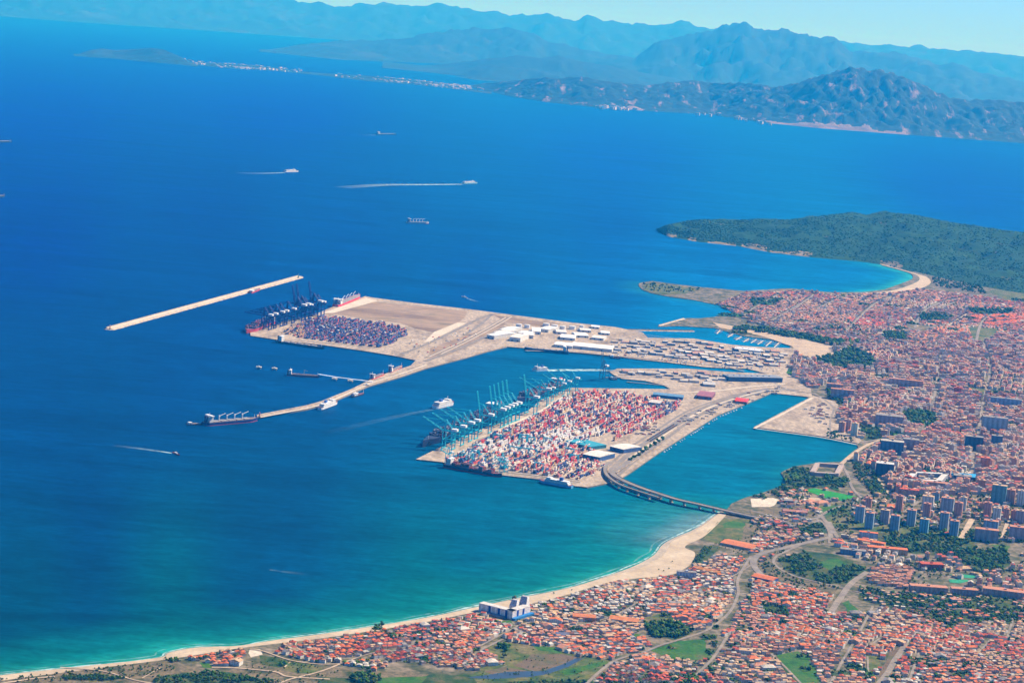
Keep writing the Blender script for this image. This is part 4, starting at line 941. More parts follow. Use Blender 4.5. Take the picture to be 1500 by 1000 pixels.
# ---------------------------------------------------------------- viaduct
VP = [(965, 650, 5), (935, 667, 6), (905, 686, 10), (897, 692, 13), (911, 702, 14), (937, 713, 14.5), (967, 723, 14.5), (993, 731, 14), (1020, 737, 13), (1063, 747, 11), (1113, 758, 8), (1153, 764, 5)]
def viaduct(name, VP, wd, label, pier_from=1):
    g = [P(u, v, z) for u, v, z in VP]; o = g[0].copy(); t = tag(empty(name, (o.x, o.y, 0)), label, 'bridge')
    s2 = smooth_line([(p.x-o.x, p.y-o.y) for p in g], 8); zs = list(np.interp(np.linspace(0, len(g)-1, len(s2)), range(len(g)), [p.z for p in g]))
    def edge(s_, off):
        out = []
        for i in range(len(s2)):
            a = s2[max(0, i-1)]; b = s2[min(len(s2)-1, i+1)]; d = math.hypot(b[0]-a[0], b[1]-a[1]); out.append((s2[i][0]-(b[1]-a[1])/d*off*s_, s2[i][1]+(b[0]-a[0])/d*off*s_))
        return out
    mb = ribbon(s2, wd, 0, zs=zs); mb.build('roadway', M_ASPH, t)
    mb = MB()
    for s_ in (-1, 1):
        e = edge(s_, wd/2)
        for i in range(len(e)-1):
            q = [(*e[i], zs[i]-3.2), (*e[i+1], zs[i+1]-3.2), (*e[i+1], zs[i+1]+1.1), (*e[i], zs[i]+1.1)]
            mb.face(q); q2_ = [(x+.0, y, z) for x, y, z in q]
    lo = ribbon(s2, wd, 0, zs=[z-3.2 for z in zs])
    for f in lo.f: mb.face([lo.v[i] for i in reversed(f)])
    mb.build('girder', M_QUAY, t)
    acc = 0
    for i in range(1, len(s2)-1):
        acc += math.hypot(s2[i][0]-s2[i-1][0], s2[i][1]-s2[i-1][1])
        if acc > 38 and zs[i] > 8.5:
            acc = 0; b = MB(); a = math.atan2(s2[i+1][1]-s2[i][1], s2[i+1][0]-s2[i][0])
            b.rbox(*s2[i], a, 2.2, wd*.6, -3, zs[i]-3.2); b.rbox(*s2[i], a, 6, wd*.8, -3, 1.5); b.build('pier', M_ARM, t)
viaduct('viaduct', VP, 19, 'long curved road viaduct crossing the mouth of the turquoise basin')
viaduct('viaduct', [(892, 676, 5), (887, 684, 8), (888, 693, 11), (897, 702, 12.5), (911, 710, 13), (935, 718.5, 13.2), (965, 728, 13.2)], 11, 'inner ramp hugging the near side of the curved viaduct')
# goods train
tw = empty('goods_train', (0, 0, 0)); A = P(951, 645.5, 5); B = P(991, 621.5, 5); tag(tw, 'dark goods train standing on the tracks beside the port road', 'train')
tw.location = A; d_ = (B-A); L = d_.length; tw.rotation_euler = (0, 0, math.atan2(d_.y, d_.x)); k = 0
for i in range(int(L/17)):
    for y in (-5, 5):
        b = MB(); b.box(i*17, i*17+15.5, y-1.5, y+1.5, 1, 1.4, DARK); b.box(i*17+1, i*17+14.5, y-1.3, y+1.3, 1.4, 4.2, rnd.choice(((.06, .06, .09), (.10, .06, .06), (.05, .08, .12))));
        for x in (2, 13): b.box(i*17+x-1, i*17+x+1, y-1, y+1, 0, 1, DARK)
        b.build('wagon', M_ATTR, tw)
# marina pontoons with boats
bm_ = MB(); hm_ = hull_mesh(11, 3.6, 1.6, (.7, .7, .7), deck=(.55, .5, .45)); bm_.v, bm_.f, bm_.c, bm_.m = hm_.v, hm_.f, hm_.c, hm_.m
bm_.box(-2.5, 2, -1.2, 1.2, .8, 2.6, (.7, .7, .7)); bm_.bar((1, 0, 2), (1, 0, 14), .22, (.6, .6, .6)); YM = bm_.mesh('yacht', M_SHIP); n = 0
for (a, b) in [((1056, 482.5), (1050, 489)), ((1074, 489), (1066, 494)), ((1086, 493), (1078, 498)), ((1097, 496), (1089, 501)), ((1108, 497), (1100, 502.5)), ((1118, 499), (1110, 504.5)), ((1130, 500), (1122, 507)), ((1142, 501.5), (1134, 509))]:
    deckthing('pontoon', [a, b], 5, 1.2, f'pale marina pontoon, {ordn(n)} from the harbour mouth', 'pontoon', M_PALE, 40, .8, 'marina pontoons'); n += 1
    A, B = P(*a), P(*b); d_ = (B-A).normalized(); nr = Vector((-d_.y, d_.x, 0)); LL = (B-A).length
    for i in range(7):
        for s_ in (-1, 1):
            if rnd.random() < .35: continue
            o = link_mesh('yacht', YM); o.location = A+d_*(8+i*LL/7.5)+nr*s_*9; o.rotation_euler = (0, 0, math.atan2(nr.y*s_, nr.x*s_))
            tag(o, 'small white yacht moored at the marina pontoons', 'boat', 'yachts in the marina')
e_ = XY(P2_SOUTH[3:8]); k = 0
for i, (x, y) in enumerate(resample(e_, 26)):
    if rnd.random() < .35 or k > 26: continue
    u, v = PX((x, y, 0)); o = link_mesh('small_boat', YM); p = P(u+3.0, v+1.2); o.location = (p.x, p.y, 0); o.rotation_euler = (0, 0, ang2+rnd.uniform(-.4, .4)); k += 1
    tag(o, 'small fishing boat moored against the rubble bank of the turquoise basin', 'boat', 'boats along the basin bank')
# ================================================================ the town and its greenery
Z0, Z1, Z2, Z3 = (1100, 540), (1100, 740), (700, 740), (350, 780)
def z3(p): return Z(1100, 540, 3.75, p)
def z5(p): return Z(1100, 740, 3.75, p)
def z6(p): return Z(700, 740, 3.75, p)
def z7(p): return Z(350, 780, 3.75, p)
def z8(p): return Z(0, 780, 3.75, p)
def z1(p): return Z(930, 300, 2.63, p)
M_SCRUB = patchy('scrub', [(.020, .045, .012), (.085, .075, .030), (.17, .125, .07), (.10, .09, .04)], .03, 7, scale2=.2, lo=.65, hi=1.3)
M_GRASS = patchy('grass', [(.008, .050, .004), (.022, .10, .005), (.055, .11, .012), (.10, .10, .03)], .02, 7, scale2=.2, lo=.65, hi=1.3, pos=[.3, .45, .6, .72])
M_MEADOW = patchy('meadow', [(.015, .05, .006), (.055, .085, .012), (.12, .11, .03), (.17, .13, .06)], .018, 7, scale2=.15, lo=.65, hi=1.3)
M_DARKG = patchy('undergrowth', [(.006, .026, .004), (.018, .055, .006), (.06, .075, .016), (.11, .09, .04)], .03, 7, scale2=.25, lo=.6, hi=1.3)
M_MARSH = patchy('marsh', [(.09, .06, .035), (.13, .09, .05), (.07, .075, .03)], .015, 6)
M_PITCH = patchy('sports_turf', [(.010, .17, .015), (.02, .22, .02)], .02, 2)
M_COURT = patchy('court', [(.02, .20, .10), (.03, .25, .13)], .02, 2)
M_ROAD = patchy('road_surface', [(.17, .14, .11), (.26, .215, .17)], .02, 3)
GREEN = []                                # ground polygons no house may stand on
zz_ = [3.06]
def field(name, px, mat, block=True, jit=8):
    zz_[0] += .012; g = rough(XY(px+[px[0]], 3), 25, jit, len(GREEN))[:-1]
    o = slab(name, g, zz_[0], None, [mat]); GREEN.append((g, block)); return g
# --- left and bottom scrub
field('scrubland', z8([(-900, 920), (0, 803), (400, 753), (850, 708), (965, 692), (985, 722), (1100, 752), (1240, 760), (1330, 745), (1400, 722), (1500, 690), (1560, 720), (1700, 740), (1900, 745), (2400, 780), (2800, 825), (2900, 900), (-900, 1300)]), M_SCRUB)
for p in ([(330, 790), (430, 775), (560, 785), (700, 800), (560, 815), (380, 805)], [(850, 805), (1000, 770), (1250, 760), (1480, 810), (1560, 870), (850, 880)], [(0, 845), (300, 830), (700, 850), (700, 920), (0, 920)]): field('undergrowth', z8(p), M_DARKG)
field('grass_patch', z8([(1090, 710), (1150, 715), (1180, 745), (1110, 740)]), M_GRASS)
field('meadow', z7([(280, 710), (330, 705), (460, 740), (430, 770), (330, 770), (250, 745)]), M_MEADOW)
field('undergrowth', z7([(110, 670), (250, 690), (270, 720), (220, 740), (110, 720)]), M_DARKG)
field('dirt_lot', z7([(60, 640), (120, 640), (130, 670), (60, 685)]), M_PALE)
field('undergrowth', z7([(430, 790), (700, 800), (1000, 800), (1060, 770), (1180, 780), (1500, 740), (1500, 830), (1100, 900), (430, 900)]), M_DARKG)
field('grass_patch', z7([(760, 800), (860, 790), (1040, 790), (1000, 830), (760, 850)]), M_GRASS)
# --- marsh with a creek
field('meadow', z6([(30, 795), (60, 770), (150, 750), (400, 780), (560, 830), (740, 850), (640, 930), (580, 985), (0, 985), (-60, 930), (160, 880)]), M_MEADOW)
field('marsh', z6([(200, 880), (300, 815), (450, 812), (560, 836), (460, 890), (300, 910)]), M_MARSH); field('marsh', z6([(0, 900), (160, 885), (300, 915), (100, 930)]), M_MARSH)
field('grass_patch', z6([(300, 770), (440, 780), (455, 808), (330, 792)]), M_GRASS); field('grass_patch', z6([(440, 915), (700, 852), (722, 862), (620, 905), (480, 940)]), M_GRASS)
field('grass_patch', z6([(0, 890), (120, 870), (170, 880), (60, 905), (0, 915)]), M_MEADOW)
M_CREEK, nt, b = newmat('creek_water'); b.inputs['Base Color'].default_value = (.035, .05, .055, 1); b.inputs['Roughness'].default_value = .3
g = field('creek', z6([(-60, 945), (160, 912), (360, 908), (470, 870), (550, 833), (580, 840), (500, 884), (390, 922), (300, 940), (80, 952)]), M_CREEK, True, 3)
field('undergrowth', z6([(0, 975), (400, 960), (800, 940), (1000, 930), (1200, 950), (1200, 1050), (0, 1050)]), M_DARKG, False)
# --- greens among the houses
field('grass_field', z6([(950, 795), (1090, 745), (1250, 735), (1280, 830), (1230, 850), (1060, 840)]), M_GRASS)
field('undergrowth', z6([(900, 650), (1060, 640), (1180, 690), (1100, 740), (960, 720)]), M_DARKG); field('grass_patch', z6([(830, 700), (900, 705), (860, 735)]), M_GRASS)
field('undergrowth', z6([(920, 620), (1000, 590), (1090, 600), (1060, 635)]), M_MEADOW)
field('grass_patch', z6([(90, 640), (180, 630), (190, 655), (110, 660)]), M_GRASS)
field('dune_grass', z6([(1235, 185), (1340, 70), (1500, 80), (1560, 140), (1500, 200), (1340, 215), (1270, 195)]), M_MEADOW); field('grass_patch', z6([(1345, 100), (1400, 85), (1490, 105), (1450, 128), (1350, 122)]), M_GRASS)
field('dune_grass', z6([(1180, 330), (1240, 230), (1340, 225), (1230, 330)]), M_DARKG)
field('undergrowth', z5([(150, 300), (290, 255), (440, 265), (560, 300), (700, 330), (640, 360), (520, 430), (420, 430), (300, 400), (180, 350)]), M_DARKG)
field('grass_patch', z5([(350, 315), (480, 290), (545, 330), (420, 352)]), M_GRASS); field('meadow', z5([(560, 310), (700, 325), (640, 350), (560, 345)]), M_SCRUB)
field('undergrowth', z5([(720, 160), (850, 130), (1000, 165), (1200, 185), (1250, 250), (1400, 225), (1430, 330), (1250, 380), (1100, 270), (900, 265), (740, 235)]), M_DARKG)
for p in ([(810, 160), (930, 180), (900, 205), (800, 188)], [(950, 165), (1040, 190), (960, 205)], [(1070, 180), (1160, 190), (1090, 212)], [(1310, 215), (1430, 225), (1400, 248)], [(1270, 500), (1440, 540), (1430, 575), (1360, 562), (1280, 533)], [(1220, 270), (1290, 300), (1250, 340)]): field('grass_patch', z5(p), M_GRASS)
field('sports_court', z5([(1095, 380), (1180, 378), (1240, 385), (1235, 400), (1150, 395)]), M_COURT); field('sports_court', z5([(1085, 405), (1230, 410), (1150, 428), (1090, 422)]), M_COURT)
field('undergrowth', z5([(590, 460), (720, 475), (880, 485), (1100, 505), (1260, 505), (1500, 525), (1500, 640), (1340, 640), (1150, 640), (1060, 700), (1030, 640), (900, 600), (760, 560), (600, 515)]), M_DARKG, False)
field('grass_field', z5([(130, 820), (260, 800), (330, 860), (360, 930), (390, 985), (270, 985), (200, 900)]), M_GRASS)
field('grass_patch', z5([(505, 535), (540, 520), (600, 590), (540, 600)]), M_GRASS); field('meadow', z5([(640, 820), (700, 830), (720, 880), (660, 930), (640, 900)]), M_MEADOW)
field('marsh', z5([(690, 935), (770, 800), (830, 770), (770, 880), (720, 940)]), M_MARSH)
field('undergrowth', z5([(60, 540), (190, 560), (210, 610), (70, 590)]), M_DARKG); field('undergrowth', z5([(250, 120), (390, 90), (410, 150), (280, 170)]), M_DARKG)
field('meadow', z5([(-30, 95), (150, 140), (300, 150), (420, 175), (330, 195), (180, 228), (60, 258), (0, 290), (-60, 200)]), M_SCRUB, False); field('undergrowth', z5([(20, 320), (60, 275), (120, 262), (190, 250), (130, 300), (150, 350), (240, 395), (480, 455), (430, 560), (300, 480), (120, 430), (50, 380)]), M_SCRUB, False)
field('lawn', z3([(480, 770), (620, 740), (760, 800), (900, 860), (1100, 900), (1260, 900), (1260, 960), (900, 950), (700, 900), (560, 880), (470, 830)]), M_MEADOW, False); field('lawn', z3([(600, 700), (900, 690), (1500, 720), (1500, 860), (1150, 860), (900, 800), (640, 760)]), M_SCRUB, False); field('lawn', z3([(380, 750), (560, 730), (560, 880), (420, 860)]), M_MEADOW, False)
field('meadow', z3([(0, 770), (170, 770), (330, 740), (380, 790), (300, 850), (0, 860)]), M_SCRUB, False)
field('park_ground', z3([(830, 240), (900, 232), (1000, 250), (1040, 300), (960, 330), (860, 310)]), M_DARKG)
field('undergrowth', z3([(560, 510), (660, 540), (700, 600), (740, 690), (680, 700), (620, 640), (560, 580)]), M_SCRUB)
field('undergrowth', z3([(170, 580), (230, 540), (320, 540), (330, 590), (520, 610), (520, 650), (300, 650), (200, 640)]), M_DARKG); field('grass_patch', z3([(200, 575), (260, 560), (280, 600), (220, 610)]), M_GRASS)
field('football_pitch', z3([(298, 668), (345, 655), (585, 703), (505, 724), (420, 712)]), M_PITCH, True, 0)
field('dirt_lot', z3([(0, 715), (120, 710), (170, 720), (100, 760), (0, 760)]), M_PALE); field('dirt_lot', z3([(180, 700), (380, 710), (420, 735), (300, 730)]), M_TRACK)
field('undergrowth', z3([(585, 300), (700, 330), (720, 390), (640, 395), (590, 350)]), M_DARKG); field('undergrowth', z3([(420, 330), (500, 370), (560, 400), (420, 380)]), M_SCRUB)
field('undergrowth', z3([(370, 760), (470, 750), (470, 800), (380, 800)]), M_GRASS); field('meadow', z3([(1165, 100), (1340, 120), (1500, 150), (1500, 165), (1200, 140)]), M_MEADOW)
# --- far greens
field('undergrowth', z1([(385, 470), (500, 478), (640, 500), (740, 518), (820, 528), (790, 548), (640, 518), (480, 492), (380, 482)]), M_DARKG)
field('earth_spit', z1([(300, 452), (450, 482), (620, 512), (760, 545), (775, 590), (650, 592), (605, 545), (480, 503), (330, 475)]), M_TRACK); field('undergrowth', z1([(690, 590), (760, 580), (830, 550), (930, 590), (920, 630), (800, 640), (700, 620)]), M_DARKG)
field('grass_patch', z1([(950, 490), (1050, 490), (1040, 520), (960, 530)]), M_DARKG); field('grass_patch', z1([(510, 600), (550, 600), (625, 650), (595, 656)]), M_GRASS)
field('meadow', z1([(1360, 335), (1420, 312), (1560, 330), (1560, 375), (1440, 368)]), M_MEADOW); field('meadow', z1([(1285, 470), (1400, 478), (1385, 525), (1300, 532)]), M_MEADOW)
field('headland_grass', z1([(25, 303), (130, 308), (250, 325), (190, 345), (90, 345), (40, 330)]), M_MEADOW); field('undergrowth', z1([(1130, 275), (1250, 290), (1330, 310), (1350, 345), (1260, 340), (1150, 310)]), M_SCRUB, False)
field('meadow', z1([(1040, 455), (1160, 470), (1120, 490), (1050, 480)]), M_SCRUB); field('undergrowth', z1([(1280, 400), (1460, 405), (1440, 422), (1300, 425)]), M_DARKG); field('undergrowth', z1([(1090, 420), (1230, 430), (1200, 448), (1100, 450)]), M_DARKG)
field('undergrowth', z1([(440, 360), (560, 365), (540, 390), (450, 390)]), M_DARKG)

# --- roads
ROADS = []
def street(px, w, mat=None, name='road'):
    w = w*.62
    g = smooth_line(XY(px, 3), 6); zz_[0] += .006
    o = ribbon(g, w, zz_[0]+.15).build(name, mat or M_ROAD); o['kind'] = 'structure'; ROADS.append((g, w))
street(z5([(440, 175), (330, 200), (180, 235), (60, 265), (12, 310), (45, 370), (120, 415), (245, 445), (300, 452)]), 26, M_ASPH); street(z5([(300, 205), (200, 250), (130, 290), (140, 335), (230, 385), (360, 420), (510, 455)]), 12)
street(z5([(640, 365), (580, 405), (540, 440), (490, 510), (440, 585)]), 24); street(z5([(370, 50), (400, 75), (430, 120), (440, 180)]), 18); street(z5([(430, 90), (480, 180), (550, 212)]), 18); street(z5([(370, 65), (440, 25), (540, -8)]), 16)
street(z5([(0, 30), (150, 65), (300, 80), (400, 60)]), 16, M_ASPH); street(z5([(850, 755), (825, 800), (790, 850), (750, 920), (695, 985)]), 20); street(z5([(560, 760), (500, 860), (435, 985)]), 9); street(z5([(110, 815), (190, 890), (280, 985)]), 9)
street(z5([(1440, 620), (1405, 735)]), 9); street(z5([(670, 555), (600, 690)]), 9); street(z5([(925, 810), (870, 960)]), 10); street(z5([(710, 730), (640, 780)]), 9); street(z5([(1320, 735), (1250, 810)]), 8); street(z5([(640, 830), (645, 950)]), 7)
street(z5([(1300, 400), (1260, 500)]), 8); street(z5([(1215, 75), (1150, 190)]), 26, M_TRACK); street(z5([(1420, 60), (1380, 180)]), 16, M_TRACK); street(z5([(560, 470), (700, 500), (900, 560), (1180, 570), (1500, 590)]), 10, M_ASPH)
street(z6([(1500, 280), (1430, 400), (1430, 480), (1400, 560), (1350, 620), (1250, 690), (1100, 740), (1000, 770), (900, 810), (740, 860), (590, 985)]), 11); street(z6([(850, 560), (760, 600), (690, 640)]), 11); street(z6([(1370, 720), (1290, 840), (1195, 935)]), 10)
street(z6([(1500, 330), (1400, 390)]), 8); street(z6([(880, 530), (760, 600), (540, 660), (300, 640), (150, 700), (0, 780)]), 8)
street(z7([(60, 640), (130, 650), (280, 700), (440, 722), (560, 720)]), 7, M_TRACK); street(z7([(640, 690), (560, 720), (440, 765), (260, 812), (200, 850)]), 8, M_TRACK); street(z7([(-150, 740), (0, 745), (200, 765), (270, 790), (500, 805)]), 9, M_TRACK); street(z7([(250, 740), (280, 710)]), 5, M_TRACK)
street(z7([(1450, 585), (1340, 640), (1250, 690)]), 9); street(z7([(640, 690), (760, 655), (850, 650), (1000, 600)]), 7)
street(z8([(330, 740), (560, 760), (740, 810), (900, 840)]), 7, M_TRACK); street(z8([(0, 830), (200, 800), (300, 790)]), 9, M_TRACK); street(z8([(780, 800), (880, 745)]), 4, M_TRACK)
street(z3([(495, 525), (560, 470), (640, 420), (720, 390)]), 22, M_TRACK); street(z3([(500, 530), (530, 580), (560, 660), (620, 720)]), 14); street(z3([(690, 600), (760, 690)]), 18, M_TRACK); street(z3([(840, 790), (920, 730)]), 14); street(z3([(350, 820), (400, 850), (430, 900), (430, 960)]), 12)
street(z1([(620, 400), (690, 345)]), 16); street(z1([(700, 400), (820, 345)]), 18); street(z1([(1060, 430), (1090, 470)]), 18, M_TRACK); street(z1([(1200, 470), (1280, 420)]), 16, M_TRACK); street(z1([(1180, 400), (1230, 375)]), 14)
street([(1222, 600), (1216, 618), (1216, 640)], 12, M_ASPH); street([(1120, 548), (1150, 570), (1195, 578), (1225, 600)], 16, M_ASPH); street([(1150, 765), (1175, 772), (1200, 762)], 14, M_ASPH)
for px_ in ([(1226, 560), (1262, 575), (1300, 590), (1345, 600), (1400, 612), (1500, 628)], [(1255, 540), (1310, 548), (1380, 556), (1440, 548), (1500, 545)], [(1262, 648), (1310, 642), (1360, 650), (1420, 668), (1500, 690)], [(1300, 690), (1330, 660), (1352, 632), (1365, 600), (1372, 560), (1378, 520)],
    [(1420, 720), (1425, 680), (1432, 640), (1440, 590), (1450, 540), (1440, 500)], [(1240, 600), (1280, 622), (1310, 642)], [(1160, 482), (1230, 490), (1300, 485), (1380, 478), (1500, 468)], [(1240, 486), (1262, 462), (1290, 440), (1330, 428)], [(1340, 480), (1355, 455), (1390, 440), (1440, 432)], [(1085, 466), (1110, 448), (1140, 432)], [(1130, 470), (1165, 450), (1190, 434)], [(1430, 500), (1440, 470), (1470, 452)]): street(px_, 15 if px_[0][1] > 500 else 20)
def near_road(xs, ys, m):
    r = np.zeros(len(xs), bool)
    for g, w in ROADS: r |= segdist(g, xs, ys) < w/2+m
    return r

rg = random.Random(77); POCKETS = []
for (n_, u0, u1, v0, v1, r0, r1) in ((46, 980, 1500, 850, 1000, 9, 24), (16, 760, 1080, 800, 950, 8, 17), (12, 400, 740, 905, 975, 7, 14), (46, 1210, 1500, 520, 720, 18, 42), (30, 1060, 1500, 432, 500, 25, 60)):
    for i_ in range(n_):
        u_, v_ = rg.uniform(u0, u1), rg.uniform(v0, v1); q_ = P(u_, v_, 3)
        if not in1(mainland, q_.x, q_.y): continue
        a0 = rg.uniform(0, 3); rr0 = rg.uniform(r0, r1); asp = rg.uniform(.5, 1)
        g_ = [(q_.x+math.cos(a0)*math.cos(t)*rr0*k_-math.sin(a0)*math.sin(t)*rr0*k_*asp, q_.y+math.sin(a0)*math.cos(t)*rr0*k_+math.cos(a0)*math.sin(t)*rr0*k_*asp) for t, k_ in ((j*.628, rg.uniform(.75, 1.2)) for j in range(10))]
        zz_[0] += .004; o = slab('green_plot', g_, zz_[0], None, [rg.choice((M_GRASS, M_DARKG, M_MEADOW, M_DARKG))]); GREEN.append((g_, True)); POCKETS.append((q_.x, q_.y, rr0*asp))
# roads and beach as one raster, so that plots can be tested quickly
RX0, RY0, RC = -1600.0, 3300.0, 4.0; RMASK = np.zeros((2200, 1500), bool)
for g, w in ROADS+[(bb, 8)]:
    for x, y in resample(g, 4):
        k = int((w/2+5.5)/RC)+1; i, j = int((y-RY0)/RC), int((x-RX0)/RC)
        if k < i < 2200-k and k < j < 1500-k:
            yy_, xx_ = np.mgrid[-k:k+1, -k:k+1]; RMASK[i-k:i+k+1, j-k:j+k+1] |= (yy_**2+xx_**2)*RC*RC < (w/2+5.5)**2
def road_mask(xs, ys):
    i = np.clip(((ys-RY0)/RC).astype(int), 0, 2199); j = np.clip(((xs-RX0)/RC).astype(int), 0, 1499); return RMASK[i, j]
# ---------------------------------------------------------------- houses
WALLS = [(.66, .61, .53), (.66, .61, .53), (.52, .42, .31), (.50, .35, .26), (.45, .28, .20), (.55, .48, .40)]
R_OR = (.58, .14, .04); R_RED = (.42, .075, .035); R_BR = (.20, .085, .05); R_PK = (.44, .19, .11); R_TAN = (.46, .29, .16); R_GR = (.24, .21, .19); R_WH = (.50, .44, .36)
RN = {R_OR: 'orange', R_RED: 'red', R_BR: 'brown', R_PK: 'pinkish', R_TAN: 'tan', R_GR: 'grey', R_WH: 'white'}
PAL_BEACH = [R_OR]*4+[R_RED]*3+[R_BR]*2+[R_PK]*2+[R_TAN]*2+[R_WH]*2+[R_GR]
PAL_TOWN = [R_OR]*3+[R_RED]*2+[R_BR]*4+[R_PK]*5+[R_TAN]*3+[R_GR]*2+[R_WH]
PAL_CITY = [R_PK]*5+[R_BR]*1+[R_GR]*1+[R_OR]+[R_TAN]*3+[R_RED]*2+[R_OR]+[R_WH]
PAL_FAR = [R_PK]*4+[R_BR]*3+[R_RED]*2+[R_OR]*1+[R_TAN]*2+[R_WH]
plots = []; blocks = []; treespots = []
land_g = mainland
def fill(px, base, cell, lx, ly, street_w, yard_w, hh, pal, flat=.25, detach=0.0, keep=.95, block=None, treep=.2, seed=0, terr=8, spread=.5, mixcol=.35):
    r = random.Random(seed); poly = XY(px, 3); ex = [g for g, bl in GREEN if bl]
    x0, x1 = min(p[0] for p in poly), max(p[0] for p in poly); y0, y1 = min(p[1] for p in poly), max(p[1] for p in poly)
    seeds = []
    yy = y0-cell
    while yy < y1+cell:
        xx = x0-cell
        while xx < x1+cell:
            seeds.append((xx+r.uniform(-.4, .4)*cell, yy+r.uniform(-.4, .4)*cell)); xx += cell
        yy += cell
    S = np.array(seeds)
    for si, (sx, sy) in enumerate(seeds):
        a = base+r.choice((0, 0, spread, -spread, math.pi/2 if lx > 11 else spread*.5))+r.uniform(-.12, .12); ca, sa = math.cos(a), math.sin(a); RR = cell*1.1
        main = r.choice(pal); lx_ = lx*r.uniform(.85, 1.25); ly_ = ly*r.uniform(.85, 1.2); loc_flat = flat*r.choice((.4, .8, 1, 1.6)); pts = []
        y = -RR; k = 0
        while y < RR:
            x = -RR+r.uniform(0, lx_); c = 0; lim = r.randint(max(3, terr-3), terr+4)
            while x < RR:
                pts.append((x, y)); x += lx_+(r.uniform(1.5, 6) if r.random() < detach else .25); c += 1
                if c >= lim: x += street_w*.8; c = 0
            y += ly_+(yard_w if k % 2 == 0 else street_w); k += 1
        A = np.array(pts); X_ = sx+A[:, 0]*ca-A[:, 1]*sa; Y_ = sy+A[:, 0]*sa+A[:, 1]*ca
        ok = inside(poly, X_, Y_)
        if not ok.any(): continue
        d = (X_[:, None]-S[None, :, 0])**2+(Y_[:, None]-S[None, :, 1])**2; ok &= d.argmin(1) == si
        for e in ex: ok &= ~inside(e, X_, Y_)
        ok &= inside(land_g, X_, Y_); ok[ok] &= ~road_mask(X_[ok], Y_[ok])
        for i in np.nonzero(ok)[0]:
            q = r.random()
            if q > keep:
                if r.random() < .6: treespots.append((X_[i], Y_[i], r.uniform(2.5, 5)))
                continue
            if r.random() < treep: treespots.append((X_[i]+r.uniform(-6, 6), Y_[i]+r.uniform(-6, 6), r.uniform(2, 4.5)))
            rc = main if r.random() > mixcol+.08 else r.choice(pal)
            big = r.random() < .022
            ft = 'flat' if r.random() < loc_flat else ('hip' if r.random() < .35 else 'gable')
            if ft == 'flat': rc = r.choice((R_GR, R_WH, R_TAN, R_PK, R_TAN)) if r.random() < .75 else rc
            wc = r.choice(WALLS); rec = (X_[i], Y_[i], a+r.uniform(-.04, .04), lx_*r.uniform(.85, 1.0), ly_*r.uniform(.75, 1.0), r.uniform(*hh), ft, wc, rc, r.random() < .3)
            if big: rec = (*rec[:3], lx_*r.uniform(1.7, 2.6), ly_*r.uniform(1.3, 1.9), r.uniform(5, 9), r.choice(('flat', 'gable', 'hip')), wc, r.choice((R_WH, R_GR, R_TAN, R_OR, R_PK)), True)
            if block and r.random() < block[0]: blocks.append((*rec[:3], lx_*r.uniform(.9, 1), ly_*r.uniform(.85, 1), r.uniform(*block[1]), 'flat', r.choice(((.48, .35, .28), (.55, .45, .36), (.60, .52, .42), (.40, .22, .16), (.54, .32, .24), (.62, .55, .49))), r.choice((R_PK, R_TAN, R_PK, R_BR, R_GR, R_RED)), False))
            else: plots.append(rec)
BA = .32
fill(z8([(965, 690), (1010, 665), (1080, 655), (1200, 640), (1300, 635), (1345, 645), (1350, 690), (1290, 735), (1180, 735), (1100, 705)]), BA, 120, 9, 9, 7, 4, (3.5, 6), PAL_BEACH, .35, .5, .9, seed=1)
fill(z7([(180, 655), (360, 585), (480, 565), (680, 515), (860, 485), (1050, 465), (1290, 425), (1330, 450), (1500, 500), (1500, 590), (1330, 640), (1240, 690), (1400, 720), (1470, 725), (1330, 755), (1150, 745), (1000, 720), (830, 715), (800, 690), (600, 680), (540, 720), (420, 710), (300, 690)]), BA, 130, 10, 10.5, 7, 3, (3.5, 7), PAL_BEACH, .3, .35, .93, seed=2)
fill(z7([(575, 720), (650, 700), (800, 710), (830, 740), (760, 760), (640, 750)]), BA, 100, 9, 9, 7, 4, (3.5, 6), PAL_BEACH, .4, .6, .75, seed=22)
fill(z6([(-130, 720), (0, 700), (90, 730), (20, 790), (60, 800), (170, 850), (160, 880), (0, 915), (-130, 900)]), BA, 110, 10, 10.5, 7, 3, (3.5, 6.5), PAL_BEACH, .3, .4, .93, seed=3)
fill(z6([(200, 560), (280, 500), (430, 490), (560, 450), (700, 430), (860, 405), (1000, 395), (1090, 360), (1180, 330), (1240, 270), (1440, 290), (1500, 290), (1430, 400), (1420, 500), (1340, 620), (1240, 690), (1180, 690), (1060, 640), (1000, 590), (920, 620), (900, 700), (960, 770), (850, 815), (740, 850), (560, 830), (400, 780), (150, 745), (100, 740), (60, 720), (0, 690), (60, 660), (200, 640), (330, 620), (300, 600)]), BA, 140, 10, 10.5, 7, 3, (3.5, 7), PAL_BEACH, .28, .25, .95, seed=4)
fill(z6([(760, 870), (900, 815), (1050, 830), (1200, 860), (1280, 840), (1330, 740), (1430, 560), (1500, 480), (1500, 985), (640, 985)]), BA+.1, 140, 10.5, 11, 8, 4, (4, 7.5), PAL_BEACH, .2, .2, .82, seed=5)
fill(z5([(0, 400), (60, 370), (120, 430), (240, 450), (420, 480), (460, 490), (430, 590), (600, 600), (760, 560), (900, 600), (1030, 650), (1060, 700), (1160, 650), (1340, 640), (1500, 620), (1500, 1010), (0, 1010)]), -.12, 150, 10, 11, 7.5, 3.5, (4, 7.5), PAL_TOWN+[R_OR, R_RED], .22, .15, .95, seed=6, terr=9)
fill(z5([(590, 460), (880, 485), (1260, 505), (1500, 525), (1500, 640), (1150, 640), (1060, 700), (900, 600), (600, 515)]), -.1, 130, 11, 11, 9, 8, (4, 7.5), PAL_TOWN, .25, .9, .5, seed=7, treep=.6)
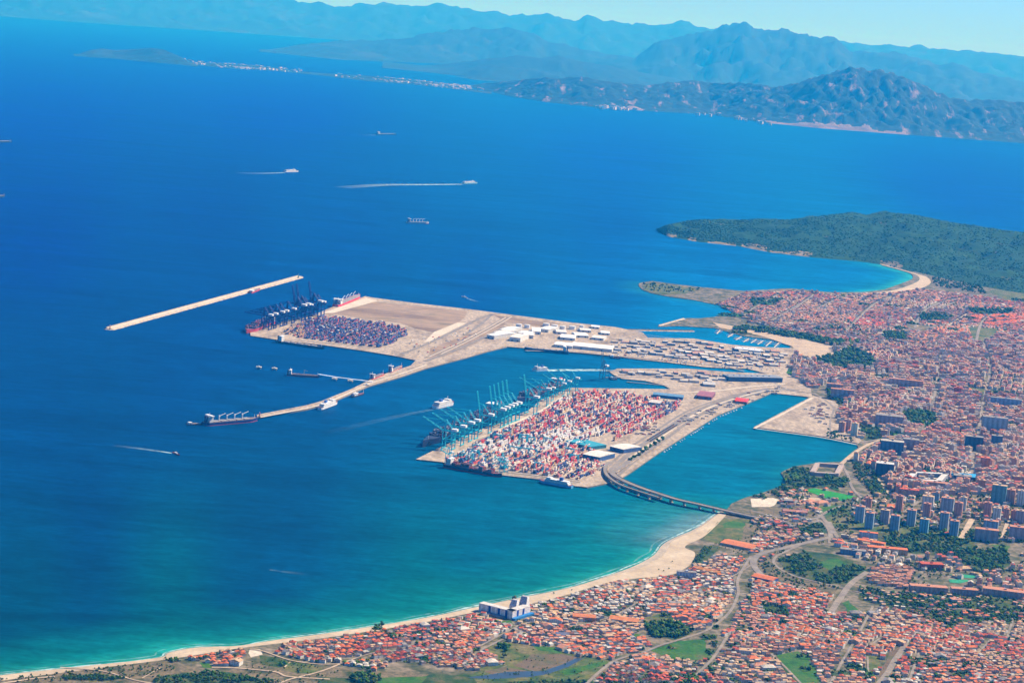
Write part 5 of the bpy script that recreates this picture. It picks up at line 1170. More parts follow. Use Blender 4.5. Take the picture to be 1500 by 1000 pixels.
fill(z5([(0, 170), (60, 185), (180, 150), (230, 200), (60, 255), (0, 300)]), BA, 120, 10, 10, 8, 4, (4, 7), PAL_BEACH, .3, .3, .8, seed=8)
fill(z5([(0, 100), (150, 150), (300, 150), (400, 170), (330, 195), (180, 225), (0, 260)]), BA, 120, 12, 11, 8, 5, (5, 8), PAL_BEACH, .5, .3, .6, seed=9, treep=.3)
fill(z5([(170, 290), (280, 260), (300, 290), (220, 310)]), BA, 90, 10, 10, 8, 4, (4, 7), PAL_TOWN, .2, .4, .7, seed=10)
fill(z5([(440, 170), (600, 180), (900, 280), (930, 340), (640, 340), (560, 260), (430, 220)]), -.2, 140, 16, 13, 9, 6, (6, 12), PAL_TOWN, .5, .4, .6, seed=11, treep=.4)
fill(z5([(900, 290), (1100, 270), (1250, 385), (1430, 335), (1500, 250), (1500, 500), (1260, 480), (1080, 380), (920, 360)]), -.1, 140, 14, 12, 10, 8, (5, 11), PAL_TOWN, .35, .5, .55, seed=12, treep=.5, block=(.15, (10, 16)))
fill(z3([(560, 700), (800, 690), (1500, 660), (1500, 960), (1200, 930), (560, 850)]), -.15, 150, 15, 13, 12, 10, (5, 11), PAL_TOWN, .4, .5, .32, seed=13, treep=.7, block=(.10, (10, 22)))
fill(z3([(150, 690), (300, 650), (560, 690), (560, 720), (430, 780), (350, 840), (420, 960), (0, 960), (0, 830), (170, 780)]), BA, 120, 14, 12, 9, 6, (4, 9), PAL_TOWN, .5, .4, .55, seed=14, treep=.6)
CITY = z3([(350, -20), (420, 60), (480, 150), (510, 190), (470, 230), (480, 340), (600, 380), (740, 385), (690, 420), (600, 490), (540, 500), (600, 520), (660, 540), (720, 600), (770, 690), (830, 700), (1000, 700), (1500, 680), (1500, -200), (1000, -120), (500, -120), (380, -60)])
fill(CITY, -.25, 210, 18, 15, 10, 4, (8, 14), PAL_CITY, .55, .05, .93, block=(.42, (13, 26)), seed=15, terr=5, treep=.16)
fill([(1168, 512), (1215, 500), (1260, 512), (1255, 530), (1215, 560), (1190, 570), (1150, 545)], -.25, 180, 16, 13, 9, 4, (6, 11), PAL_CITY, .5, .1, .8, block=(.3, (12, 26)), seed=16, treep=.3)
fill([(1000, 447), (1053, 446), (1090, 430), (1158, 427), (1211, 431), (1300, 431), (1345, 424), (1420, 432), (1500, 445), (1500, 505), (1400, 500), (1300, 492), (1235, 500), (1160, 482), (1085, 466), (1075, 458)], .5, 330, 12, 11, 10, 5, (4, 8), PAL_FAR, .2, .1, .86, seed=17, terr=9, treep=.28, block=(.04, (10, 18)))
fill([(1082, 470), (1150, 484), (1230, 503), (1255, 520), (1500, 520), (1500, 490), (1300, 485), (1160, 478)], .3, 300, 14, 12, 10, 6, (5, 9), PAL_FAR, .3, .2, .7, seed=18, treep=.3, block=(.15, (10, 20)))
fill([(996, 440), (1020, 441), (1050, 450), (1060, 460), (1035, 458), (1000, 448)], .5, 200, 12, 11, 9, 5, (4, 8), PAL_FAR, .2, .2, .85, seed=19)
fill(z1([(1290, 430), (1420, 425), (1520, 420), (1520, 450), (1380, 470), (1310, 455)]), -.1, 600, 13, 11, 9, 4, (5, 8), [(.75, .15, .035), (.66, .12, .03)], 0, 0, .97, seed=20, terr=14, spread=.06)
fill(z1([(815, 440), (900, 438), (965, 455), (940, 472), (840, 465)]), .1, 400, 13, 11, 9, 4, (5, 8), [(.66, .08, .035), (.7, .13, .035)], 0, 0, .95, seed=21, terr=12, spread=.06)
fill(z5([(650, 352), (790, 332), (890, 352), (872, 440), (840, 462), (640, 425)]), -.1, 140, 11, 11, 7, 3, (5, 8), [R_BR, R_BR, R_PK, R_TAN], .1, 0, .96, seed=31, terr=12)
fill(z5([(20, 320), (60, 280), (140, 262), (120, 300), (60, 340)]), BA, 90, 10, 10, 7, 4, (4, 7), PAL_TOWN, .2, .4, .3, seed=32, treep=.8)
fill([(1503, 500), (1830, 520), (1830, 760), (1503, 730)], -.25, 230, 20, 16, 11, 5, (7, 14), PAL_CITY, .5, .05, .9, block=(.35, (12, 24)), seed=41, terr=5, treep=.16)
fill([(1503, 735), (1830, 765), (1830, 905), (1503, 880)], -.2, 200, 15, 13, 12, 9, (5, 11), PAL_TOWN, .4, .4, .5, seed=42, treep=.4, block=(.1, (10, 18)))
fill([(1503, 880), (1780, 905), (1700, 1080), (1100, 1080), (860, 1012), (1503, 1012)], -.12, 160, 10, 11, 7.5, 3.5, (4, 7.5), PAL_TOWN+[R_OR, R_RED], .22, .15, .93, seed=43, terr=9)
fill([(1503, 445), (1830, 470), (1830, 520), (1503, 500)], .4, 330, 13, 12, 10, 5, (4, 8), PAL_FAR, .2, .1, .8, seed=44, terr=9, treep=.2)
# far white town on the isthmus
rr = random.Random(5)
cu, cv = zip(*[(255, 90), (300, 96), (340, 99), (400, 103), (450, 108), (520, 115), (560, 119), (600, 122), (650, 128), (690, 131)])
far_town = []
for i in range(520):
    u = rr.choice((rr.uniform(256, 440), rr.uniform(490, 690), rr.gauss(355, 18), rr.gauss(575, 22), rr.gauss(650, 25))); v = np.interp(u, cu, cv)-rr.uniform(-.6, 4.5)
    p = P(u, v, 10); far_town.append((p.x, p.y, rr.uniform(0, 3), rr.uniform(20, 90), rr.uniform(15, 40), rr.uniform(14, 38)))
for i in range(60):
    u = rr.choice((rr.uniform(870, 935), rr.uniform(1020, 1130), rr.gauss(905, 10))); v = np.interp(u, [p[0] for p in FRONT], [p[1] for p in FRONT])-rr.uniform(0, 5)
    p = P(u, v, 30); far_town.append((p.x, p.y, rr.uniform(0, 3), rr.uniform(25, 80), rr.uniform(20, 40), rr.uniform(25, 50)))

# landmarks by which single houses and trees are told apart
LM = [((738, 895), 'the blue banded hotel'), ((995, 950), 'the green field by the winding road'), ((1010, 922), 'the dark grove'), ((1152, 968), 'the long green field at the bottom'), ((1308, 965), 'the broad pale road at the bottom'),
      ((1230, 868), 'the short wide bridge road'), ((860, 965), 'the creek mouth'), ((1060, 905), 'the winding road bend'), ((770, 975), 'the brown marsh'), ((440, 978), 'the light green meadow'), ((320, 965), 'the left beach hamlet'), ((1240, 970), 'the narrow straight lane'),
      ((1440, 985), 'the right bottom corner'), ((1340, 935), 'the broad road top end'), ((1420, 925), 'the villa gardens'), ((950, 990), 'the bottom thicket'), ((1080, 985), 'the terrace rows'), ((1170, 830), 'the oval scrub patch'), ((1310, 790), 'the tower blocks'), ((1205, 722), 'the football pitch'), ((1430, 850), 'the long flats'), ((620, 945), 'the middle of the beach village'), ((880, 920), 'the orange hall')]
seen = {}
def where(p, what, short):
    u, v = PX(p); k = min(LM, key=lambda l: math.hypot(l[0][0]-u, (l[0][1]-v)*1.6)); du, dv = u-k[0][0], v-k[0][1]
    d = ('right of' if du > 0 else 'left of') if abs(du) > abs(dv)*1.5 else ('in front of' if dv > 0 else 'behind')
    key = (what, d, k[1]); i = seen[key] = seen.get(key, -1)+1
    return f'{what} {d} {k[1]}' if i == 0 else f'{ordn(i)} {what} {d} {k[1]}'
M_ROOF = tinted('roof_tiles', 'obj', rough=.85, nscale=.35, lo=.7, hi=1.2); M_ROOFA = tinted('roof_surfaces', 'attr', rough=.85, nscale=.22, lo=.68, hi=1.22, coord='World')
HM = {}
for ft in ('gable', 'hip', 'flat'):
    r4 = rect(0, 0, 0, 8, 10); a = MB(); a.prism(r4, 0, 5, (1, 1, 1)); b2 = MB()
    if ft == 'gable':
        p = [Vector((x, y, 5)) for x, y in r4]; p = p[1:]+p[:1]; q0 = (p[0]+p[3])/2; q1 = (p[1]+p[2])/2; q0.z = q1.z = 7
        a.face([p[1], p[2], q1]); a.face([p[3], p[0], q0]); b2.gable(rect(0, 0, 0, 8.8, 10.3), 4.95, 7.15, 1)
        b2.box(1.2, 2, 1, 1.8, 6, 7.9)
    elif ft == 'hip': b2.hip(rect(0, 0, 0, 8.8, 10.8), 4.95, 7.0, 1); b2.box(-2, -1.2, 2, 2.8, 5.6, 7.6)
    else:
        for x0_, x1_, y0_, y1_ in ((-4.05, 4.05, -5.05, -4.8), (-4.05, 4.05, 4.8, 5.05), (-4.05, -3.8, -4.8, 4.8), (3.8, 4.05, -4.8, 4.8)): b2.box(x0_, x1_, y0_, y1_, 5.02, 5.8)
        b2.box(-3.8, 3.8, -4.8, 4.8, 5.02, 5.2); b2.box(-3.2, -.6, 1.5, 4.2, 5.2, 7.4)
    HM[ft] = (a.mesh('house_wall', M_WALLO), b2.mesh('house_roof', M_ROOF))
plots.sort(key=lambda p: math.hypot(p[0], p[1]))
vis = [p for p in plots if -5 < PX((p[0], p[1], 3))[0] < 1505 and PX((p[0], p[1], 3))[1] < 1003]
solo = set(id(p) for p in vis[:300])
mbw = MB(); mbr = MB()
for p in plots:
    x, y, a, lx, ly, h, ft, wc, rc, al = p
    if id(p) in solo:
        t = empty('house', (x, y, 3.0), a); t.scale = (lx/8, ly/10, h/5)
        link_mesh('wall', HM[ft][0], t, wc); link_mesh('roof', HM[ft][1], t, rc)
        size = 'wide ' if lx > 11.5 else ('tall ' if h > 6.6 else ('low ' if h < 4.4 else ''))
        tag(t, where((x, y, 3), f'{size}{RN.get(rc, "orange")} {"flat " if ft == "flat" else ""}roofed house', ''), 'house', 'houses of the seaside town')
        continue
    r4 = rect(x, y, a, lx, ly); h0 = 3.0
    n = 4
    for i in range(4):
        q, q2_ = r4[i], r4[(i+1) % 4]; mbw.face([(*q, h0), (*q2_, h0), (*q2_, h0+h), (*q, h0+h)], wc)
    zr = h0+h+min(lx, ly)*.22
    if ft == 'flat':
        mbr.face([(*q, h0+h) for q in r4], rc)
        if lx*ly > 120: mbw.rbox(x+math.cos(a)*lx*.2, y+math.sin(a)*lx*.2, a, 3.5, 3, h0+h, h0+h+2.4, wc)
    elif ft == 'hip': mbr.hip(r4, h0+h, zr, int(ly > lx), rc)
    else:
        pp = [Vector((q[0], q[1], h0+h)) for q in r4]; pp = pp[1:]+pp[:1] if al else pp
        q0 = (pp[0]+pp[3])/2; q1 = (pp[1]+pp[2])/2; q0.z = q1.z = zr
        mbr.face([pp[0], pp[1], q1, q0], rc); mbr.face([pp[2], pp[3], q0, q1], rc); mbw.face([pp[1], pp[2], q1], wc); mbw.face([pp[3], pp[0], q0], wc)
n0 = len(mbw.v)
mbw.v += mbr.v; mbw.f += [tuple(i+n0 for i in f) for f in mbr.f]; mbw.c += mbr.c; mbw.m += [1]*len(mbr.f)
for x, y, a, lx, ly, h in far_town: mbw.rbox(x, y, a, lx, ly, 0, h, (.62, .52, .50), top=(.62, .50, .48))
o = mbw.build('houses', [M_WALL, M_ROOFA]); tag(o, 'dense far streets of pink, red and white houses covering the town and its suburbs', 'houses', None, 'stuff')

# ---------------------------------------------------------------- apartment blocks and towers
def flats(name, x, y, a, lx, ly, h, wall, roof, label, cat, group=None, balc=0, stripe=None, z=3.0, lift=True):
    t = tag(empty(name, (x, y, z), a), label, cat, group)
    mb = MB(); mb.prism(rect(0, 0, 0, lx, ly), 0, h, wall); mb.build('wall', M_WALL, t)
    mb = MB(); mb.box(-lx/2-.25, lx/2+.25, -ly/2-.25, ly/2+.25, h+.02, h+.9, roof); ro = mb.build('roof', M_ROOFA, t)
    if lift:
        mb = MB(); mb.box(-min(3, lx*.25), min(3, lx*.25), -min(2.5, ly*.25), min(2.5, ly*.25), h+.9, h+3.8, tuple(min(1, c*1.1) for c in wall)); mb.build('stair_head', M_ATTR, ro)
    for k in range(balc):
        bx = -lx/2+lx*(k+.5)/balc; mb = MB(); nf = int(h/3.1)
        for f in range(1, nf):
            mb.box(bx-lx/balc*.30, bx+lx/balc*.30, -ly/2-1.3, -ly/2-.02, f*3.1-.2, f*3.1+.9, stripe or wall)
        mb.box(bx-lx/balc*.06, bx+lx/balc*.06, -ly/2-1.25, -ly/2-.02, 0, h, stripe or wall); mb.build('balcony_stack', M_ATTR, t)
    return t
BLU = (.30, .33, .38); BLU2 = (.22, .30, .38); PNK = (.44, .22, .17); WHT = (.52, .49, .46); MAU = (.36, .27, .28)
TW = [(597, 755, 845, 60, BLU), (650, 790, 880, 55, BLU2), (735, 775, 855, 58, MAU), (790, 805, 890, 58, BLU2), (880, 775, 865, 58, BLU), (950, 825, 910, 58, (.16, .34, .42)), (1060, 790, 890, 58, BLU), (1115, 835, 925, 58, BLU2), (645, 710, 775, 40, PNK), (812, 697, 790, 45, PNK),
      (965, 740, 820, 48, PNK), (1138, 735, 822, 52, PNK), (970, 700, 785, 76, WHT), (1078, 710, 790, 84, BLU), (1165, 705, 780, 42, WHT), (1020, 680, 730, 34, BLU2), (1350, 765, 840, 52, WHT), (1300, 735, 812, 50, PNK), (1402, 770, 830, 38, PNK), (1315, 835, 925, 95, BLU2), (1480, 780, 850, 60, MAU), (1360, 640, 745, 95, (.12, .24, .27)), (1425, 665, 745, 58, PNK), (1483, 670, 755, 52, WHT), (1445, 780, 830, 40, PNK)]
tn_ = {'blue': 0}
TC = {BLU: 'grey blue', BLU2: 'blue', PNK: 'brick pink', WHT: 'pale', MAU: 'mauve', (.16, .34, .42): 'teal', (.12, .24, .27): 'green glazed'}; cnt = {}
TOWERS = []
for cx, tp, bs, wd, col in sorted(TW):
    u, v = cx/3.75+1100, bs/3.75+540; p = P(u, v, 3); d = (p-Vector((0, 0, CAM_H))).length; mpp = d/FOC
    lx = wd/3.75*mpp*.80; h = (bs-tp)/3.75*mpp*.98; ly = max(11, min(lx*.8, 18)); a = -.32; i = cnt[col] = cnt.get(col, -1)+1
    flats('tower_block', p.x, p.y+ly/2, a, lx, ly, h, col, tuple(c*1.05 for c in (R_PK if col in (PNK, BLU2, BLU) else R_TAN)), f'{TC[col]} high rise tower on the lawns, {ordn(i)} {TC[col]} one from the left', 'tower block', 'tower blocks by the football pitch', 3, tuple(min(.75, c*1.45) for c in col)); TOWERS.append((p.x, p.y, max(lx, ly)))
SB = [ # special blocks: zoom px centre, top, base, width, depth m, colour, roof, label
    (735, 522, 592, 100, 30, (.05, .08, .14), WHT, 'dark blue glass office block above the olive trees'), (775, 400, 470, 130, 30, (.06, .12, .22), (.4, .36, .3), 'blue and white stepped building by the basin corner'), (520, 150, 175, 60, 20, MAU, R_PK, 'mauve block by the port gates'),
    (500, 295, 350, 34, 16, PNK, R_TAN, 'pink slab tower beside the quay car park, left of the cream one'), (530, 280, 345, 40, 16, (.46, .30, .24), R_TAN, 'tan slab tower beside the quay car park'), (568, 300, 370, 36, 14, (.56, .50, .40), R_TAN, 'cream slab tower beside the quay car park'),
    (880, 390, 445, 90, 30, (.30, .24, .26), R_GR, 'mauve block with a rounded plaza at its foot'), (500, 115, 170, 130, 22, MAU, R_PK, 'tall mauve wall of flats facing the port road'), (460, 85, 120, 90, 20, (.40, .26, .24), R_PK, 'pinkish wall of flats nearest the port entrance'),
    (850, 62, 108, 190, 20, (.36, .24, .24), R_PK, 'very long mauve slab of flats across the old town'), (760, 260, 320, 150, 40, (.30, .24, .28), R_GR, 'broad grey block left of the park'), (1225, 375, 445, 100, 25, (.05, .09, .15), R_GR, 'dark blue office slab on the hill behind the courtyard'), (1350, 370, 440, 60, 25, (.08, .12, .2), R_GR, 'dark slab to the right of the hill office'),
    (1285, 490, 555, 50, 22, (.55, .18, .08), R_OR, 'bright orange block of flats above the blue roofed hall'), (1340, 270, 345, 140, 25, BLU, R_GR, 'wide grey blue flats on the right hillside'), (1400, 165, 215, 170, 22, (.20, .28, .42), R_GR, 'long blue flats on the right skyline of the town'), (1135, 105, 145, 40, 18, (.40, .07, .05), R_RED, 'dark red block of flats on the hillside'),
    (645, 900, 942, 105, 14, (.32, .36, .42), R_OR, 'low blue grey school block at the foot of the lawns'), (1295, 885, 950, 130, 22, MAU, R_PK, 'mauve terrace of flats in front of the blue tower'), (1470, 872, 945, 100, 22, MAU, R_PK, 'mauve flats at the right edge below the towers'), (870, 665, 700, 110, 18, (.34, .20, .18), R_RED, 'red roofed long block left of the first white tower'),
    (1010, 625, 660, 190, 18, (.40, .27, .22), R_PK, 'long pinkish block under the courtyard building'), (1165, 590, 620, 100, 30, (.05, .10, .18), R_GR, 'dark garage beside the blue roofed hall')]
for cx, tp, bs, wd, dep, col, rf, lb in SB:
    p = P(cx/3.75+1100, bs/3.75+540, 3); mpp = (p-Vector((0, 0, CAM_H))).length/FOC; lx = wd/3.75*mpp*.95; a = -.15 if 'slab tower' not in lb else -.4
    flats('apartment_building' if 'office' not in lb else 'office_block', p.x, p.y+dep/2, a, lx, dep, (bs-tp)/3.75*mpp, col, rf, lb, 'building', None, max(2, int(lx/14)), tuple(min(.7, c*1.4) for c in col)); TOWERS.append((p.x, p.y+dep/2, lx*.5+dep*.5))
# long flats further down
def slabrow(pts, h, dep, col, rf, lb, balc=8):
    A, B = P(*pts[0], 3), P(*pts[1], 3); L = (B-A).length; a = math.atan2(B.y-A.y, B.x-A.x); c = (A+B)/2+Vector((-math.sin(a), math.cos(a), 0))*dep/2
    flats('apartment_building', c.x, c.y, a, L, dep, h, col, rf, lb, 'building', None, balc, tuple(min(.7, x*1.3) for x in col)); TOWERS.append((c.x, c.y, L*.5))
slabrow(z5([(875, 475), (1080, 490)]), 15, 22, (.42, .28, .22), R_PK, 'long pink flats, left of the two with a gap behind the villa gardens'); slabrow(z5([(1100, 488), (1245, 500)]), 14, 20, (.36, .26, .26), R_PK, 'shorter pink flats right of the gap behind the villa gardens')
slabrow(z5([(1270, 488), (1520, 520)]), 15, 24, (.40, .28, .25), R_PK, 'long mauve flats at the right edge behind the bright green lawn'); pass
slabrow(z5([(935, 352), (1060, 358)]), 14, 24, (.30, .09, .07), R_RED, 'dark red flats standing among the trees'); slabrow(z5([(490, 265), (630, 280)]), 12, 20, (.20, .26, .36), R_GR, 'blue grey flats in front of the orange apartment rows')
slabrow(z5([(580, 215), (730, 240)]), 13, 18, (.50, .30, .14), R_OR, 'orange apartment row by the junction, the left of two', 12); slabrow(z5([(640, 255), (860, 275)]), 13, 22, (.52, .32, .15), R_OR, 'orange apartment row below the lawns, the right of two', 14)
# long low roofs
def hall(px, wd, h, wall, roof, lb, name='hall', doors=0, flat=False): shed(name, px[0], px[1], wd, h, wall, roof, lb, 'hall', 3.0, 3, doors, None, flat)
hall(z6([(1330, 215), (1500, 250)]), 50, 6, (.5, .35, .25), (.50, .15, .05), 'broad orange tiled hall behind the widest part of the beach'); hall(z6([(1180, 355), (1320, 385)]), 20, 6, (.5, .3, .18), (.46, .17, .05), 'long orange row house right of the small white flats')
hall(z6([(520, 630), (645, 640)]), 26, 9, (.55, .20, .06), (.50, .16, .06), 'orange painted hall in the beach village'); hall(z6([(720, 635), (875, 655)]), 30, 6, (.45, .38, .33), (.50, .17, .06), 'orange tiled hall with a pale front beside the village road')
hall(z3([(175, 795), (310, 805)]), 22, 8, (.40, .20, .15), (.36, .16, .12), 'pink brick school hall beside the road below the football pitch'); hall(z3([(1110, 605), (1280, 615)]), 50, 9, (.05, .16, .30), (.03, .30, .55), 'bright blue roofed sports hall in the middle of the town', flat=False); hall(z5([(0, 405), (115, 430)]), 36, 8, (.03, .06, .20), (.50, .14, .05), 'blue fronted hall with orange roof inside the road bend')
hall(z3([(1410, 600), (1500, 612)]), 18, 6, CREAM, (.62, .58, .52), 'long white roofed hall at the right of the town'); hall(z3([(1330, 600), (1480, 635)]), 18, 8, (.42, .3, .24), R_PK, 'pinkish hall at the right of the town')
hall(z3([(165, 740), (230, 745)]), 26, 9, (.08, .10, .14), R_GR, 'grey flat block between the dirt lot and the pitch', flat=True); hall(z6([(430, 720), (500, 725)]), 20, 5, (.2, .22, .3), (.12, .13, .20), 'dark grey roofed hall in the beach village')
def ring(px, h, dep, wall, roof, lb):
    A, B, C = [P(*q, 3) for q in px]; c = (A+B)/2; t = tag(empty('courtyard_building', (c.x, c.y, 3)), lb, 'building'); D = A+(C-B)
    for s_, e in ((A, B), (B, C), (C, D), (D, A)):
        a = math.atan2(e.y-s_.y, e.x-s_.x); m_ = (s_+e)/2+Vector((-math.sin(a), math.cos(a), 0))*dep/2-c; L = (e-s_).length
        mb = MB(); mb.rbox(m_.x, m_.y, a, L-dep, dep, 0, h, wall); mb.build('wing', M_WALL, t); mb = MB(); mb.rbox(m_.x, m_.y, a, L-dep+.6, dep+.6, h+.03, h+1, roof); mb.build('roof', M_ROOFA, t)
    TOWERS.append(((A+C).x/2, (A+C).y/2, 60))
ring(z3([(835, 640), (1040, 650), (1085, 605)]), 17, 16, (.30, .30, .34), (.5, .47, .44), 'large grey courtyard building in the middle of the town'); ring(z3([(320, 585), (480, 595), (510, 540)]), 9, 13, (.46, .34, .28), (.36, .28, .24), 'pinkish courtyard school on the wooded point of the basin')
# hotel by the beach
def hotel():
    c = P(750, 907, 3); t = tag(empty('hotel', c), 'white hotel with blue stripes and sloped grey tower on the beach', 'hotel'); A = P(701, 894.5, 3)-c; B = P(776, 899, 3)-c; dep = 17
    for nm, e, H in (('left_wing', A, 17), ('right_wing', B, 17)):
        L = e.length; a = math.atan2(e.y, e.x); s_ = 1 if nm == 'right_wing' else -1; n_ = Vector((-math.sin(a), math.cos(a), 0))*s_; m_ = e*.5+n_*dep/2; wallc = (.75, .66, .62)
        mb = MB(); mb.rbox(m_.x, m_.y, a, L, dep, 0, H, wallc); w_ = mb.build('wing', M_WALL, t); mb = MB(); mb.rbox(m_.x, m_.y, a, L+.5, dep+.5, H+.02, H+1.1, (.5, .46, .42)); mb.build('roof', M_ROOFA, t)
        for f in ((.18, .40, .68) if nm == 'left_wing' else (.30, .62)):
            q = e*f-n_*.12; b2 = MB(); b2.rbox(q.x, q.y, a, L*(.07 if nm == 'left_wing' else .10), .5, .2, H+.2, (.01, .05, .26)); b2.build('blue_stripe', M_ATTR, w_)
    mb = MB(); e = B; L = e.length; a = math.atan2(e.y, e.x); n_ = Vector((-math.sin(a), math.cos(a), 0)); q = e*.5-n_*5; mb.rbox(q.x, q.y, a, L*1.1, 9, 0, 4.5, (.02, .16, .40)); mb.build('entrance_hall', M_ATTR, t)
    e = A; L = e.length; a = math.atan2(e.y, e.x); n_ = Vector((math.sin(a), -math.cos(a), 0)); q = e*.55-n_*6; mb = MB(); mb.rbox(q.x, q.y, a, L*.7, 10, 0, 4.2, (.20, .20, .24)); mb.build('terrace_wing', M_ATTR, t)
    for (u, v, w_, nm) in ((753, 896, 16, 'stepped_tower'), (767, 895, 18, 'stepped_tower')):   # stepped blocks that lean back
        q = P(u, v, 3)-c; mb = MB(); H = 33 if u > 760 else 27
        mb.prism(rect(q.x, q.y, -.4, w_, 20), 0, 16, (.55, .52, .52))
        r0 = rect(q.x, q.y, -.4, w_, 20); r1 = rect(q.x+1, q.y+4, -.4, w_*.75, 9)
        for i in range(4):
            j = (i+1) % 4; mb.face([(*r0[i], 16), (*r0[j], 16), (*r1[j], H), (*r1[i], H)], (.34, .33, .38) if i in (0, 3) else (.6, .57, .55))  # shading painted in: front and left slopes dark, right and back slopes light
        mb.face([(*p_, H) for p_ in r1], (.5, .47, .45)); mb.build(nm, M_WALL, t)
    TOWERS.append((c.x, c.y, 30))
hotel()
q = P(1005, 846, 3); flats('apartment_building', q.x, q.y, .1, 44, 14, 15, (.40, .42, .48), R_GR, 'small blue white flats right behind the wide beach', 'building', None, 6, (.6, .6, .62))
# blocks from the districts
TA = np.array(TOWERS)
blocks = [b for b in blocks if ((TA[:, 0]-b[0])**2+(TA[:, 1]-b[1])**2 > (TA[:, 2]*.6+7)**2).all()]
blocks.sort(key=lambda p: math.hypot(p[0], p[1])); mbk = MB(); bc = {}
CN = {(.48, .35, .28): 'brownish', (.55, .45, .36): 'beige', (.60, .52, .42): 'cream', (.40, .22, .16): 'brick red', (.54, .32, .24): 'salmon', (.62, .55, .49): 'pale'}
LM2 = [((1345, 615), 'the park'), ((1235, 625), 'the quay car park'), ((1300, 660), 'the basin corner'), ((1240, 575), 'the port road flats'), ((1330, 565), 'the long mauve slab'), ((1405, 700), 'the blue roofed hall'), ((1430, 640), 'the hill office'), ((1470, 590), 'the long blue flats'), ((1350, 690), 'the courtyard building'), ((1400, 820), 'the lower lawns'), ((1340, 760), 'the tower blocks'), ((1220, 530), 'the dark wood'), ((1450, 540), 'the upper meadow'), ((1390, 570), 'the red hillside flats'), ((1300, 520), 'the upper old town')]
nb = 0
for p in blocks:
    x, y, a, lx, ly, h, ft, wc, rc, al = p; u, v = PX((x, y, 3))
    if nb < 240 and 0 < u < 1500:
        k = min(LM2, key=lambda l: math.hypot(l[0][0]-u, (l[0][1]-v)*2)); du, dv = u-k[0][0], v-k[0][1]; dr = ('right of' if du > 0 else 'left of') if abs(du) > abs(dv)*1.5 else ('in front of' if dv > 0 else 'behind')
        key = (CN[wc], RN[rc], dr, k[1]); i = bc[key] = bc.get(key, -1)+1; nb += 1
        flats('apartment_block', x, y, a, lx, ly, h, wc, rc, (f'{ordn(i)} ' if i else '')+f'{CN[wc]} apartment block with {RN[rc]} roof {dr} {k[1]}', 'apartment block', 'apartment blocks of the city', 0)
    else:
        mbk.prism(rect(x, y, a, lx, ly), 3, 3+h, wc, 0, rc, 1); mbk.rbox(x, y, a, 4, 4, 3+h, 6+h, wc)
o = mbk.build('apartment_blocks', [M_WALL, M_ROOFA]); tag(o, 'crowded far apartment blocks between the roofs of the city', 'apartment blocks', None, 'stuff')

# ---------------------------------------------------------------- trees
t_ = (1+5**.5)/2
ICO = np.array([(-1, t_, 0), (1, t_, 0), (-1, -t_, 0), (1, -t_, 0), (0, -1, t_), (0, 1, t_), (0, -1, -t_), (0, 1, -t_), (t_, 0, -1), (t_, 0, 1), (-t_, 0, -1), (-t_, 0, 1)])/math.hypot(1, t_)
IF = np.array([(0, 11, 5), (0, 5, 1), (0, 1, 7), (0, 7, 10), (0, 10, 11), (1, 5, 9), (5, 11, 4), (11, 10, 2), (10, 7, 6), (7, 1, 8), (3, 9, 4), (3, 4, 2), (3, 2, 6), (3, 6, 8), (3, 8, 9), (4, 9, 5), (2, 4, 11), (6, 2, 10), (8, 6, 7), (9, 8, 1)])
NR = np.random.default_rng(3)
def clumps(name, cen, rad, col, mat):
    """many leaf clumps as one mesh: centres (n,3), radii (n,), colours (n,3)"""
    n = len(cen); V = ICO[None]*rad[:, None, None]*NR.uniform(.65, 1.3, (n, 12, 1))*np.array([1, 1, .85])+cen[:, None, :]
    F = (IF[None]+np.arange(n)[:, None, None]*12).reshape(-1, 3)
    me = bpy.data.meshes.new(name); me.vertices.add(n*12); me.vertices.foreach_set('co', V.astype(np.float32).ravel())
    me.loops.add(len(F)*3); me.loops.foreach_set('vertex_index', F.astype(np.int32).ravel())
    me.polygons.add(len(F)); me.polygons.foreach_set('loop_start', np.arange(0, len(F)*3, 3, dtype=np.int32)); me.polygons.foreach_set('loop_total', np.full(len(F), 3, np.int32))
    me.update(calc_edges=True); me.materials.append(mat)
    at = me.attributes.new('Col', 'FLOAT_COLOR', 'CORNER'); c = np.ones((len(F)*3, 4), np.float32); c[:, :3] = np.repeat(col, 60, axis=0)*np.repeat(NR.uniform(.7, 1.35, (len(F), 1)), 3, axis=0); at.data.foreach_set('color', c.ravel())
    return me
M_LEAF = tinted('leaves', 'attr', rough=.9, spec=.1, nscale=.6, lo=.7, hi=1.3); M_LEAFO = tinted('leaves_single', 'obj', rough=.9, spec=.1, nscale=.5, lo=.55, hi=1.45); M_BARK = tinted('bark', (.10, .07, .05), nscale=1)
